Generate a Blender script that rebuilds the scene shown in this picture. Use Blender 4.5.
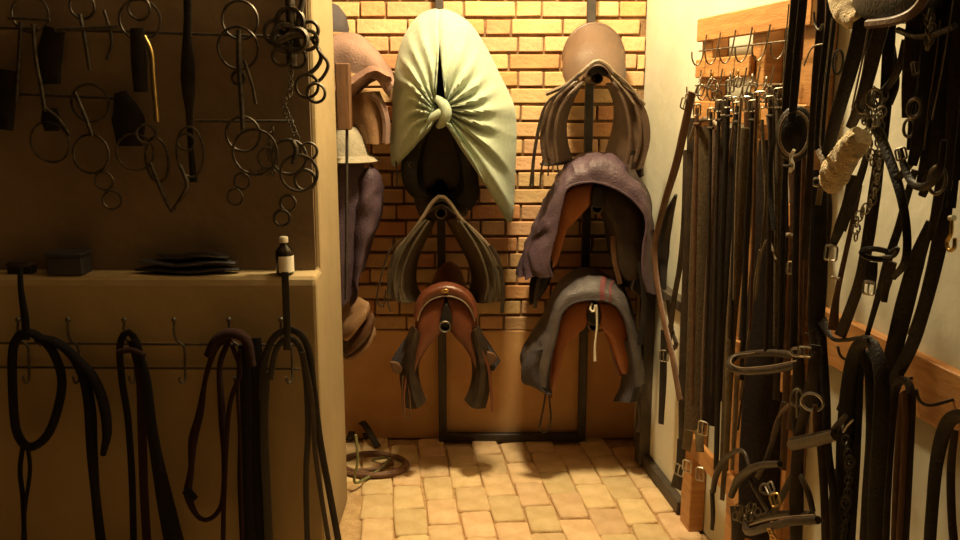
import bpy, math, random
from mathutils import Vector, noise
random.seed(7)
for o in list(bpy.data.objects):
    bpy.data.objects.remove(o, do_unlink=True)
scene = bpy.context.scene
COL = scene.collection

# ------------------------------------------------------------------ camera
F = 900.0                                   # focal length in pixels of the 960 x 540 frame
TILT = math.atan(0.2)                       # looking slightly down
CT, ST = math.cos(TILT), math.sin(TILT)
CAM_Z = 1.6
cam_data = bpy.data.cameras.new('camera')
cam_data.sensor_width = 36.0
cam_data.lens = 36.0 * F / 960.0
cam_data.clip_start = 0.02
cam = bpy.data.objects.new('camera', cam_data)
COL.objects.link(cam)
cam.location = (0, 0, CAM_Z)
cam.rotation_euler = (math.pi / 2 - TILT, 0, 0)
scene.camera = cam

# ------------------------------------------------------------------ light
world = bpy.data.worlds.new('world')
scene.world = world
world.use_nodes = True
world.node_tree.nodes['Background'].inputs[0].default_value = (1.0, 0.66, 0.32, 1)
world.node_tree.nodes['Background'].inputs[1].default_value = 0.006
LAMP_POS = (0.15, 3.02, 2.90)
lamp = bpy.data.lights.new('bulb_light', 'POINT')
lamp.energy = 285
lamp.color = (1.0, 0.80, 0.45)
lamp.shadow_soft_size = 0.11
lo = bpy.data.objects.new('bulb_light', lamp)
COL.objects.link(lo)
lo.location = LAMP_POS
scene.view_settings.view_transform = 'Standard'
scene.view_settings.look = 'None'
scene.view_settings.gamma = 1.0
scene.view_settings.use_curve_mapping = False
scene.view_settings.exposure = 0.0


# ------------------------------------------------------------------ measuring: photo point -> place in the room
def ray(px, py):
    a, u = (px - 480.0) / F, (270.0 - py) / F
    return Vector((a, CT + u * ST, u * CT - ST))


def W(px, py, Y):
    d = ray(px, py)
    return Vector((0, 0, CAM_Z)) + d * (Y / d.y)


def FL(px, py, z=0.0):
    d = ray(px, py)
    return Vector((0, 0, CAM_Z)) + d * ((z - CAM_Z) / d.z)


SK = 0.12                                   # the right wall runs a little askew
WX0 = 0.715                                 # its place at the back wall (y = 4)
WN = Vector((-1, -SK, 0)).normalized()      # into the room
WD = Vector((-SK, 1, 0)).normalized()       # along the wall, away from the viewer
WP = Vector((WX0, 4.0, 0))


def RW(px, py, off=0.0):
    d = ray(px, py)
    c = Vector((0, 0, CAM_Z))
    t = (off - (c - WP).dot(WN)) / d.dot(WN)
    return c + d * t


def wallp(Y, z, off=0.0):
    return Vector((WX0 + SK * (4 - Y), Y, z)) + WN * off


# ------------------------------------------------------------------ materials
MATS = {}


def nodes_of(m):
    m.use_nodes = True
    nt = m.node_tree
    return nt, nt.nodes['Principled BSDF']


def mat(name, base, alt=None, rough=0.6, metal=0.0, scale=20.0, bump=0.2, bscale=None, detail=4.0,
        rand=0.0, spec=0.5, stretch=None, lo=0.35, hi=0.65, sheen=0.0):
    m = bpy.data.materials.new(name)
    nt, b = nodes_of(m)
    N, L = nt.nodes, nt.links
    tc = N.new('ShaderNodeTexCoord')
    mp = N.new('ShaderNodeMapping')
    L.new(tc.outputs['Object'], mp.inputs['Vector'])
    if stretch:
        mp.inputs['Scale'].default_value = stretch
    nz = N.new('ShaderNodeTexNoise')
    nz.inputs['Scale'].default_value = scale
    nz.inputs['Detail'].default_value = detail
    L.new(mp.outputs[0], nz.inputs['Vector'])
    cr = N.new('ShaderNodeValToRGB')
    cr.color_ramp.elements[0].position = lo
    cr.color_ramp.elements[1].position = hi
    cr.color_ramp.elements[0].color = (*base, 1)
    cr.color_ramp.elements[1].color = (*(alt or tuple(min(1, c * 1.35) for c in base)), 1)
    L.new(nz.outputs['Fac'], cr.inputs['Fac'])
    out = cr.outputs['Color']
    if rand:
        oi = N.new('ShaderNodeObjectInfo')
        hs = N.new('ShaderNodeHueSaturation')
        mr = N.new('ShaderNodeMapRange')
        mr.inputs['To Min'].default_value = 1 - rand
        mr.inputs['To Max'].default_value = 1 + rand
        L.new(oi.outputs['Random'], mr.inputs['Value'])
        L.new(mr.outputs[0], hs.inputs['Value'])
        L.new(out, hs.inputs['Color'])
        mh = N.new('ShaderNodeMath')
        mh.operation = 'MULTIPLY_ADD'
        mh.inputs[1].default_value = 7.31
        mh.inputs[2].default_value = 0.13
        L.new(oi.outputs['Random'], mh.inputs[0])
        fr = N.new('ShaderNodeMath')
        fr.operation = 'FRACT'
        L.new(mh.outputs[0], fr.inputs[0])
        mr2 = N.new('ShaderNodeMapRange')
        mr2.inputs['To Min'].default_value = 0.5 - 0.10 * rand
        mr2.inputs['To Max'].default_value = 0.5 + 0.05 * rand
        L.new(fr.outputs[0], mr2.inputs['Value'])
        L.new(mr2.outputs[0], hs.inputs['Hue'])
        out = hs.outputs['Color']
    L.new(out, b.inputs['Base Color'])
    b.inputs['Roughness'].default_value = rough
    b.inputs['Metallic'].default_value = metal
    b.inputs['Specular IOR Level'].default_value = spec
    if sheen:
        b.inputs['Sheen Weight'].default_value = sheen
    if bump:
        n2 = N.new('ShaderNodeTexNoise')
        n2.inputs['Scale'].default_value = bscale or scale * 4
        n2.inputs['Detail'].default_value = 5
        L.new(mp.outputs[0], n2.inputs['Vector'])
        bp = N.new('ShaderNodeBump')
        bp.inputs['Strength'].default_value = bump
        bp.inputs['Distance'].default_value = 0.01
        L.new(n2.outputs['Fac'], bp.inputs['Height'])
        L.new(bp.outputs[0], b.inputs['Normal'])
    MATS[name] = m
    return m


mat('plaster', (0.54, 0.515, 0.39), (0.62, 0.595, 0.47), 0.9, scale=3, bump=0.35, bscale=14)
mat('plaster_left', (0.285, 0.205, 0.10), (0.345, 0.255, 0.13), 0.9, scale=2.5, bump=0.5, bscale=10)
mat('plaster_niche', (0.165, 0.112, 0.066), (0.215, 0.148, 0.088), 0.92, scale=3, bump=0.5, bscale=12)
mat('plaster_dado', (0.50, 0.26, 0.10), (0.62, 0.37, 0.16), 0.8, scale=4, bump=0.3, bscale=16)
mat('ceiling_paint', (0.22, 0.15, 0.09), None, 0.9, scale=3, bump=0.2)
mat('mortar', (0.17, 0.095, 0.045), (0.27, 0.16, 0.075), 0.95, scale=20, bump=0.6)
mat('brick_clay', (0.55, 0.335, 0.155), (0.64, 0.41, 0.20), 0.85, scale=9, bump=0.5, bscale=45, rand=0.16)
mat('brick_orange', (0.56, 0.26, 0.105), (0.63, 0.32, 0.135), 0.85, scale=9, bump=0.5, bscale=45, rand=0.14)
mat('paver_clay', (0.64, 0.45, 0.22), (0.78, 0.58, 0.32), 0.8, scale=11, bump=0.8, bscale=28, rand=0.13)
mat('floor_grit', (0.46, 0.29, 0.13), (0.62, 0.42, 0.21), 0.95, scale=22, bump=0.8)
mat('wood_orange', (0.38, 0.165, 0.05), (0.50, 0.25, 0.08), 0.5, scale=6, bump=0.2, stretch=(1, 1, 9))
mat('wood_board', (0.42, 0.185, 0.055), (0.54, 0.27, 0.09), 0.45, scale=7, bump=0.2, stretch=(6, 0.8, 8))
mat('wood_brown', (0.10, 0.045, 0.018), (0.15, 0.07, 0.028), 0.55, scale=6, bump=0.2, stretch=(9, 9, 1))
mat('steel_black', (0.032, 0.024, 0.018), (0.052, 0.040, 0.030), 0.55, 0.1, scale=30, bump=0.1)
mat('steel', (0.42, 0.40, 0.36), (0.60, 0.58, 0.52), 0.33, 1.0, scale=40, bump=0.05)
mat('steel_dull', (0.17, 0.145, 0.115), (0.30, 0.26, 0.20), 0.45, 0.9, scale=60, bump=0.15)
mat('steel_bit', (0.06, 0.05, 0.04), (0.13, 0.11, 0.085), 0.5, 0.85, scale=60, bump=0.15)
mat('iron_dark', (0.045, 0.038, 0.030), (0.09, 0.075, 0.055), 0.5, 0.7, scale=60, bump=0.2)
mat('brass', (0.50, 0.33, 0.10), (0.62, 0.43, 0.16), 0.35, 1.0, scale=40, bump=0.05)
mat('leather_black', (0.010, 0.008, 0.007), (0.020, 0.015, 0.012), 0.45, spec=0.35, scale=30, bump=0.25, bscale=160)
mat('leather_dark', (0.022, 0.014, 0.009), (0.040, 0.026, 0.016), 0.45, spec=0.4, scale=25, bump=0.25, bscale=150)
mat('leather_brown', (0.075, 0.034, 0.016), (0.12, 0.056, 0.026), 0.42, scale=22, bump=0.25, bscale=150)
mat('leather_red', (0.10, 0.028, 0.013), (0.15, 0.045, 0.019), 0.33, scale=9, bump=0.2, bscale=120)
mat('leather_orange', (0.25, 0.075, 0.018), (0.33, 0.11, 0.028), 0.4, scale=8, bump=0.2, bscale=120)
mat('leather_tan', (0.24, 0.13, 0.065), (0.34, 0.20, 0.105), 0.4, scale=8, bump=0.25, bscale=140)
mat('leather_grey', (0.050, 0.037, 0.022), (0.082, 0.060, 0.036), 0.45, scale=9, bump=0.3, bscale=140)
mat('leather_umber', (0.058, 0.034, 0.021), (0.095, 0.056, 0.034), 0.42, scale=9, bump=0.3, bscale=140)
mat('leather_olive', (0.105, 0.076, 0.038), (0.17, 0.125, 0.066), 0.6, scale=18, bump=0.4, bscale=90)
mat('leather_rim', (0.13, 0.092, 0.058), (0.20, 0.145, 0.09), 0.5, scale=18, bump=0.3, bscale=120)
mat('saddle_seat', (0.075, 0.046, 0.031), (0.125, 0.075, 0.049), 0.38, scale=5, bump=0.15, bscale=120)
mat('cloth_green', (0.30, 0.36, 0.255), (0.36, 0.42, 0.305), 0.95, scale=60, bump=0.4, bscale=320, sheen=0.3)
mat('cloth_purple', (0.062, 0.036, 0.050), (0.096, 0.058, 0.077), 0.55, scale=14, bump=0.35, bscale=120)
mat('cloth_grey', (0.065, 0.053, 0.052), (0.10, 0.082, 0.078), 0.55, scale=14, bump=0.35, bscale=120)
mat('cloth_navy', (0.030, 0.024, 0.028), (0.05, 0.04, 0.043), 0.8, scale=14, bump=0.35, bscale=120)
mat('cloth_stripe', (0.11, 0.026, 0.028), (0.16, 0.042, 0.042), 0.8, scale=14, bump=0.2)
mat('cloth_rose', (0.19, 0.112, 0.085), (0.25, 0.15, 0.115), 0.85, scale=12, bump=0.3, bscale=120)
mat('cloth_rosedark', (0.20, 0.105, 0.075), (0.27, 0.145, 0.10), 0.85, scale=12, bump=0.3)
mat('felt_cream', (0.27, 0.23, 0.16), (0.34, 0.29, 0.20), 0.95, scale=30, bump=0.5)
mat('fleece', (0.80, 0.63, 0.36), (0.88, 0.72, 0.46), 1.0, scale=60, bump=1.0, bscale=220, sheen=0.4)
mat('cord_white', (0.66, 0.60, 0.46), (0.75, 0.70, 0.56), 0.9, scale=80, bump=0.3)
mat('rope_dark', (0.007, 0.006, 0.007), (0.013, 0.010, 0.011), 0.95, spec=0.15, scale=120, bump=0.6)
mat('rope_maroon', (0.018, 0.007, 0.006), (0.030, 0.012, 0.009), 0.95, spec=0.15, scale=120, bump=0.6)
mat('webbing_olive', (0.072, 0.046, 0.020), (0.125, 0.085, 0.042), 0.9, spec=0.25, scale=120, bump=0.6)
mat('webbing_brown', (0.10, 0.055, 0.030), (0.16, 0.09, 0.05), 0.8, scale=90, bump=0.6)
mat('webbing_dark', (0.017, 0.010, 0.006), (0.030, 0.018, 0.011), 0.9, spec=0.2, scale=90, bump=0.6)
mat('hose_brown', (0.13, 0.06, 0.03), (0.20, 0.10, 0.05), 0.55, scale=40, bump=0.2)
mat('cord_green', (0.16, 0.16, 0.06), (0.24, 0.23, 0.09), 0.8, scale=60, bump=0.3)
mat('glass_dark', (0.016, 0.010, 0.007), (0.024, 0.016, 0.010), 0.12, scale=4, bump=0.0)
mat('paper', (0.66, 0.60, 0.48), (0.74, 0.68, 0.56), 0.8, scale=20, bump=0.05)
mat('cap_black', (0.03, 0.025, 0.02), None, 0.5, bump=0)
mat('panel_white', (0.70, 0.65, 0.50), (0.76, 0.72, 0.58), 0.7, scale=5, bump=0.15)
mat('frame_dark', (0.045, 0.035, 0.024), (0.085, 0.062, 0.04), 0.6, scale=18, bump=0.4)
mat('rubber_black', (0.018, 0.016, 0.015), None, 0.6, bump=0.1)
mat('box_navy', (0.022, 0.020, 0.028), (0.035, 0.030, 0.038), 0.6, bump=0.1)
be = bpy.data.materials.new('bulb_glow')
nt_, b_ = nodes_of(be)
b_.inputs['Emission Color'].default_value = (1.0, 0.78, 0.36, 1)
b_.inputs['Emission Strength'].default_value = 12
MATS['bulb_glow'] = be


# ------------------------------------------------------------------ mesh helpers
def smooth(pts, n):
    """Catmull-Rom through the points, n samples evenly along the length"""
    p = [Vector(q) for q in pts]
    if len(p) == 2:
        return [p[0].lerp(p[1], i / (n - 1)) for i in range(n)]
    ext = [p[0] * 2 - p[1]] + p + [p[-1] * 2 - p[-2]]
    dense = []
    for i in range(1, len(ext) - 2):
        a, b, c, d = ext[i - 1:i + 3]
        for k in range(12):
            t = k / 12
            dense.append(0.5 * ((2 * b) + (c - a) * t + (2 * a - 5 * b + 4 * c - d) * t * t + (3 * b - a - 3 * c + d) * t ** 3))
    dense.append(p[-1])
    acc = [0.0]
    for i in range(1, len(dense)):
        acc.append(acc[-1] + (dense[i] - dense[i - 1]).length)
    out, j = [], 0
    for i in range(n):
        s = acc[-1] * i / (n - 1)
        while j < len(acc) - 2 and acc[j + 1] < s:
            j += 1
        seg = acc[j + 1] - acc[j]
        out.append(dense[j].lerp(dense[j + 1], 0 if seg < 1e-9 else (s - acc[j]) / seg))
    return out


def lerpf(vals, t):
    if not isinstance(vals, (list, tuple)):
        return vals
    x = t * (len(vals) - 1)
    i = min(int(x), len(vals) - 2)
    return vals[i] + (vals[i + 1] - vals[i]) * (x - i)


class MB:
    def __init__(s):
        s.v, s.f = [], []

    def rings(s, rings, close_u=True, caps=True, close_v=False):
        n = len(rings[0])
        b = len(s.v)
        for r in rings:
            s.v += [tuple(p) for p in r]
        m = len(rings)
        for i in range(m if close_v else m - 1):
            i2 = (i + 1) % m
            for j in range(n if close_u else n - 1):
                j2 = (j + 1) % n
                s.f.append((b + i * n + j, b + i * n + j2, b + i2 * n + j2, b + i2 * n + j))
        if caps and close_u and not close_v:
            s.f.append(tuple(b + j for j in reversed(range(n))))
            s.f.append(tuple(b + (m - 1) * n + j for j in range(n)))
        return s

    def tube(s, pts, r, seg=8, closed=False, n=None):
        p = smooth(pts, n) if n else [Vector(q) for q in pts]
        if closed and (p[0] - p[-1]).length < 1e-6:
            p = p[:-1]
        m = len(p)
        rings = []
        up = None
        for i in range(m):
            if closed:
                T = (p[(i + 1) % m] - p[i - 1]).normalized()
            else:
                T = (p[min(i + 1, m - 1)] - p[max(i - 1, 0)]).normalized()
            if up is None:
                up = Vector((0, 0, 1)) if abs(T.z) < 0.9 else Vector((0, 1, 0))
            A = T.cross(up)
            if A.length < 1e-4:
                A = T.orthogonal()
            A.normalize()
            B = A.cross(T).normalized()
            up = B
            rr = lerpf(r, i / max(1, m - 1))
            rings.append([p[i] + A * (rr * math.cos(2 * math.pi * k / seg)) + B * (rr * math.sin(2 * math.pi * k / seg)) for k in range(seg)])
        return s.rings(rings, True, not closed, closed)

    def ring(s, c, R, r, nrm=(0, -1, 0), seg=22, rseg=6, ex=1.0, tilt=0.0):
        nrm = Vector(nrm).normalized()
        a = nrm.cross(Vector((0, 0, 1)))
        if a.length < 1e-3:
            a = Vector((1, 0, 0))
        a.normalize()
        b = a.cross(nrm)
        c = Vector(c)
        a2 = a * math.cos(tilt) + b * math.sin(tilt)
        b2 = b * math.cos(tilt) - a * math.sin(tilt)
        return s.tube([c + a2 * (R * math.cos(2 * math.pi * k / seg)) + b2 * (R * ex * math.sin(2 * math.pi * k / seg)) for k in range(seg)], r, rseg, True)

    def ribbon(s, pts, width, th, nrm, n=None, closed=False):
        p = smooth(pts, n) if n else [Vector(q) for q in pts]
        m = len(p)
        nv = nrm if isinstance(nrm, list) else [Vector(nrm)] * m
        rings = []
        for i in range(m):
            if closed:
                T = (p[(i + 1) % m] - p[i - 1]).normalized()
            else:
                T = (p[min(i + 1, m - 1)] - p[max(i - 1, 0)]).normalized()
            B = T.cross(nv[i])
            if B.length < 1e-3:
                B = T.orthogonal()
            B.normalize()
            Nn = B.cross(T).normalized()
            w = lerpf(width, i / max(1, m - 1)) / 2
            t = th / 2
            c = min(t, w * 0.5)
            rings.append([p[i] + B * x + Nn * y for x, y in ((-w, -t * .3), (-w + c, -t), (w - c, -t), (w, -t * .3), (w, t * .3), (w - c, t), (-w + c, t), (-w, t * .3))])
        return s.rings(rings, True, not closed, closed)

    def sheet(s, grid, th=0.004):
        """thick sheet from a grid of points"""
        R, C = len(grid), len(grid[0])
        nm = []
        for i in range(R):
            row = []
            for j in range(C):
                du = grid[min(i + 1, R - 1)][j] - grid[max(i - 1, 0)][j]
                dv = grid[i][min(j + 1, C - 1)] - grid[i][max(j - 1, 0)]
                q = du.cross(dv)
                row.append(q.normalized() if q.length > 1e-9 else Vector((0, -1, 0)))
            nm.append(row)
        b = len(s.v)
        for sg in (-0.5, 0.5):
            for i in range(R):
                for j in range(C):
                    s.v.append(tuple(grid[i][j] + nm[i][j] * (th * sg)))
        k = R * C
        for i in range(R - 1):
            for j in range(C - 1):
                a = b + i * C + j
                s.f.append((a, a + 1, a + C + 1, a + C))
                s.f.append((k + a, k + a + C, k + a + C + 1, k + a + 1))
        for j in range(C - 1):
            for i in (0, R - 1):
                a = b + i * C + j
                q = (a, k + a, k + a + 1, a + 1)
                s.f.append(q if i == 0 else q[::-1])
        for i in range(R - 1):
            for j in (0, C - 1):
                a = b + i * C + j
                q = (a, a + C, k + a + C, k + a)
                s.f.append(q if j == 0 else q[::-1])
        return s

    def box(s, c, sx, sy, sz, ax=None, bev=0.0):
        """box on axes ax = (a, b, c) unit vectors; chamfered long edges when bev > 0"""
        ax = ax or (Vector((1, 0, 0)), Vector((0, 1, 0)), Vector((0, 0, 1)))
        c = Vector(c)
        hx, hy, hz = sx / 2, sy / 2, sz / 2
        if bev <= 0:
            prof = [(-hx, -hy), (hx, -hy), (hx, hy), (-hx, hy)]
            lay = [(-hz, 0), (hz, 0)]
        else:
            q = bev
            prof = [(-hx + q, -hy), (hx - q, -hy), (hx, -hy + q), (hx, hy - q), (hx - q, hy), (-hx + q, hy), (-hx, hy - q), (-hx, -hy + q)]
            lay = [(-hz, q), (-hz + q, 0), (hz - q, 0), (hz, q)]
        rings = []
        for z, ins in lay:
            rings.append([c + ax[0] * (x * (1 - ins / hx)) + ax[1] * (y * (1 - ins / hy)) + ax[2] * z for x, y in prof])
        return s.rings(rings)

    def pillow(s, outline, vec, rnd=0.012, taper=1.0, n=28, dome=0.0):
        """closed outline (points in space) swept along vec with rounded ends"""
        p = smooth(list(outline) + [outline[0]], n + 1)[:-1]
        c = sum(p, Vector()) / len(p)
        vec = Vector(vec)
        L = vec.length
        u = vec / L
        rings = []
        R = sum((q - c).length for q in p) / len(p)
        for d, sc in ((-dome, 0.25), (-dome * .7, .62), (0, 1 - rnd / R), (rnd * .35, 1 - rnd * .3 / R), (rnd, 1.0)):
            rings.append([c + (q - c) * sc + u * d for q in p])
        for k in (0.35, 0.7, 1.0):
            sc = 1 + (taper - 1) * k
            rings.append([c + (q - c) * sc + u * (rnd + (L - 2 * rnd) * k) for q in p])
        rings.append([c + (q - c) * (taper * 0.8) + u * L for q in p])
        return s.rings(rings)

    def lathe(s, c, prof, seg=20):
        c = Vector(c)
        return s.rings([[c + Vector((r * math.cos(2 * math.pi * k / seg), r * math.sin(2 * math.pi * k / seg), z)) for k in range(seg)] for r, z in prof])

    def build(s, name, m, parent=None, flat=False):
        me = bpy.data.meshes.new(name)
        o = bpy.data.objects.new(name, me)
        base = wloc(parent)
        org = base if parent else (Vector((sum(v[0] for v in s.v), sum(v[1] for v in s.v), 0)) / len(s.v) + Vector((0, 0, min(v[2] for v in s.v))))
        me.from_pydata([tuple(Vector(v) - org) for v in s.v], [], s.f)
        me.materials.append(MATS[m])
        if not flat:
            me.polygons.foreach_set('use_smooth', [True] * len(me.polygons))
            try:
                me.set_sharp_from_angle(angle=math.radians(50))
            except Exception:
                pass
        me.update()
        COL.objects.link(o)
        if parent:
            o.parent = parent
        else:
            o.location = org
        return o


def wloc(o):
    v = Vector((0, 0, 0))
    while o:
        v += Vector(o.location)
        o = o.parent
    return v


def tag(o, label, cat, group=None):
    o['label'] = label
    o['category'] = cat
    if group:
        o['group'] = group
    return o


def thing(name, label, cat, loc, group=None):
    e = bpy.data.objects.new(name, None)
    e.empty_display_size = 0.05
    COL.objects.link(e)
    e.location = loc
    return tag(e, label, cat, group)


def structure(o):
    o['kind'] = 'structure'
    return o


def buckle(mb, c, w, h, nrm, T=(0, 0, 1), r=0.0022, prong=True):
    """square buckle frame with a prong; T is the strap direction"""
    nrm = Vector(nrm).normalized()
    T = Vector(T).normalized()
    B = T.cross(nrm).normalized()
    c = Vector(c)
    q = min(w, h) * 0.22
    pts = []
    for sx, sy in ((1, 1), (-1, 1), (-1, -1), (1, -1)):
        cx, cy = sx * (w / 2 - q), sy * (h / 2 - q)
        a0 = math.atan2(sy, sx) - math.pi / 4
        for k in range(4):
            a = a0 + math.pi / 2 * k / 3
            pts.append(c + B * (cx + q * math.cos(a)) + T * (cy + q * math.sin(a)))
    mb.tube(pts, r, 6, True)
    if prong:
        mb.tube([c - T * (h / 2) + nrm * r, c + nrm * (r * 2.2), c + T * (h / 2) + nrm * r], r * .75, 5)
    return mb


# =================================================================== THE ROOM
fb = MB()
fb.box((-0.6, 1.7, -0.06), 4.6, 5.0, 0.10)
floor = structure(fb.build('floor', 'floor_grit', flat=True))
floor['label'] = 'worn floor of pale clay brick pavers'
# pavers follow the right wall
PAV = []
for k in range(4):
    mb = MB()
    w, l, h = 0.121, 0.209, 0.03
    c = 0.008
    rr = random.Random(k)
    prof = []
    for sx, sy in ((-1, -1), (1, -1), (1, 1), (-1, 1)):
        x, y = sx * w / 2 + rr.uniform(-.006, .006), sy * l / 2 + rr.uniform(-.006, .006)
        a_, b_ = (x - sx * c * 1.4, y), (x, y - sy * c * 1.4)
        prof += [b_, a_] if sx * sy > 0 else [a_, b_]
    prof = [prof[1], prof[0]] + [prof[2], prof[3]] + [prof[5], prof[4]] + [prof[6], prof[7]]
    cx_ = [math.atan2(q[1], q[0]) for q in prof]
    prof = [q for _, q in sorted(zip(cx_, prof))]
    rings = []
    for z, ins in ((-h, 0), (-0.006, 0), (-0.001, 0.05), (0.0012, 0.12)):
        rings.append([Vector((x * (1 - ins), y * (1 - ins * .6), z)) for x, y in prof])
    mb.rings(rings)
    me = bpy.data.meshes.new('paver')
    me.from_pydata(mb.v, [], mb.f)
    me.materials.append(MATS['paver_clay'])
    me.polygons.foreach_set('use_smooth', [True] * len(me.polygons))
    me.update()
    PAV.append(me)
FO = wloc(floor)
cnt = 0
for i in range(-11, 8):
    for j in range(-1, 10):
        s_ = 4.0 - 0.105 - (j + (0.5 if i % 2 else 0) + 0.13 * math.sin(i * 5.3)) * 0.213
        if s_ < 2.30:
            continue
        x = WX0 + SK * (4 - s_) + (i - 5.6) * 0.1255
        if x > WX0 + SK * (4 - s_) - 0.03 or x < -1.25 or s_ > 3.93 or (x < -0.47 and s_ < 3.42):
            continue
        o = bpy.data.objects.new('paver', random.choice(PAV))
        o.location = Vector((x, s_, 0.004 + random.uniform(-.004, .003))) - FO
        o.rotation_euler = (random.uniform(-.012, .012), random.uniform(-.015, .015), math.atan(SK) + random.uniform(-.03, .03) + (math.pi if random.random() < .5 else 0))
        o.parent = floor
        COL.objects.link(o)
        cnt += 1

mb = MB()
mb.box((-0.6, 1.7, 3.45), 4.6, 5.0, 0.10)
structure(mb.build('ceiling', 'ceiling_paint', flat=True))

# back wall: mortar core, dado, and bricks one by one
mb = MB()
mb.box((-0.35, 4.10, 1.70), 2.4, 0.20, 3.40)
wall_back = structure(mb.build('wall_back', 'mortar', flat=True))
wall_back['label'] = 'yellow brick wall above a plastered base'
mb = MB()
mb.box((-0.35, 3.993, 0.26), 2.4, 0.028, 0.522, bev=0.004)
mb.build('plaster_base', 'plaster_dado', wall_back, flat=True)
BR = {}
for kind, ln in (('s', 0.2135), ('h', 0.103)):
    BR[kind] = []
    for k in range(3):
        for mname in ('brick_clay', 'brick_orange'):
            mb = MB()
            rr = random.Random(k * 7 + len(ln.hex()))
            mb.box((0, 0, 0), ln, 0.06, 0.0610, bev=0.004)
            mb.v = [(v[0] + rr.uniform(-.0014, .0014), v[1] + rr.uniform(-.0012, .0012), v[2] + rr.uniform(-.0014, .0014)) for v in mb.v]
            me = bpy.data.meshes.new('brick')
            me.from_pydata(mb.v, [], mb.f)
            me.materials.append(MATS[mname])
            me.update()
            BR[kind].append(me)
WB = wloc(wall_back)
rb = random.Random(3)
PITCH, Z0, PER = 0.0728, 0.519, 0.333
for row in range(22):
    z = Z0 + PITCH * (row + 0.5)
    start = 0.118 if (18 - row) % 2 == 0 else 0.282
    start += rb.uniform(-.02, .02)
    x = start - PER * 4
    while x < 0.72:
        for kind, ln in (('s', 0.2235), ('h', 0.1095)):
            xc = x + ln / 2
            x += ln
            cut = 1.0
            if x > 0.712:                       # closers cut to fit the corner
                cut = (0.712 - (x - ln)) / ln
                xc = x - ln + ln * cut / 2
            if xc < -0.86 or cut * ln < 0.03:
                continue
            sl = BR[kind]
            me = sl[2 * rb.randrange(3) + (1 if rb.random() < 0.22 else 0)]
            o = bpy.data.objects.new('brick', me)
            o.location = Vector((xc, 4.0 + 0.016 + rb.uniform(-.003, .002), z + rb.uniform(-.0015, .0015))) - WB
            o.rotation_euler = (0, rb.uniform(-.008, .008), rb.uniform(-.006, .006))
            o.scale = (cut, 1, 1)
            o.parent = wall_back
            COL.objects.link(o)

# right wall, slightly askew
mb = MB()
c = wallp(2.75, 1.70, -0.10)
mb.box(c, 0.20, 2.7, 3.40, (WN, WD, Vector((0, 0, 1))))
wr = structure(mb.build('wall_right', 'plaster', flat=True))
wr['label'] = 'cream plastered wall behind the hanging tack'

# left partition: thick below a ledge, thinner above, open aisle on its right
LX = -0.525
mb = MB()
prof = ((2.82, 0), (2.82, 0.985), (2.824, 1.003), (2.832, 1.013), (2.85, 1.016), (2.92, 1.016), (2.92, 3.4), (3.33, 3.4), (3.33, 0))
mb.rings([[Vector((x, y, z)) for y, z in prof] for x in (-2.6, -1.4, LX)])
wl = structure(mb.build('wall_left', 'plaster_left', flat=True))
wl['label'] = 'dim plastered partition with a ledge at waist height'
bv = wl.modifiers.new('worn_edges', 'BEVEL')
bv.width, bv.segments, bv.limit_method, bv.angle_limit = .012, 2, 'ANGLE', math.radians(60)
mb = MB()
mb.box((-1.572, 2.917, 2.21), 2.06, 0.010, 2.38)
mb.build('niche_face', 'plaster_niche', wl, flat=True)  # upper front only, darker and browner than the rest of the partition
mb = MB()
mb.box((-1.40, 3.665, 1.70), 0.2, 0.67, 3.4)
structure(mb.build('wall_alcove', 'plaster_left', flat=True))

# bulb on the ceiling that lights the aisle
LZ = LAMP_POS[2]
t = thing('ceiling_bulb', 'bare warm bulb hanging over the aisle', 'lamp', (LAMP_POS[0], LAMP_POS[1], LZ + .11))
mb = MB()
mb.tube([(LAMP_POS[0], LAMP_POS[1], 3.40), (LAMP_POS[0], LAMP_POS[1], LZ + .18)], 0.004, 6)
mb.build('flex', 'cap_black', t)
mb = MB()
mb.lathe((LAMP_POS[0], LAMP_POS[1], LZ), [(.010, .19), (.02, .185), (.022, .14), (.019, .135)])
mb.build('socket', 'cap_black', t)
mb = MB()
mb.lathe((LAMP_POS[0], LAMP_POS[1], LZ), [(.014, .137), (.024, .128), (.030, .118), (.022, .113), (.008, .111)])
mb.build('glass', 'bulb_glow', t)

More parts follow.
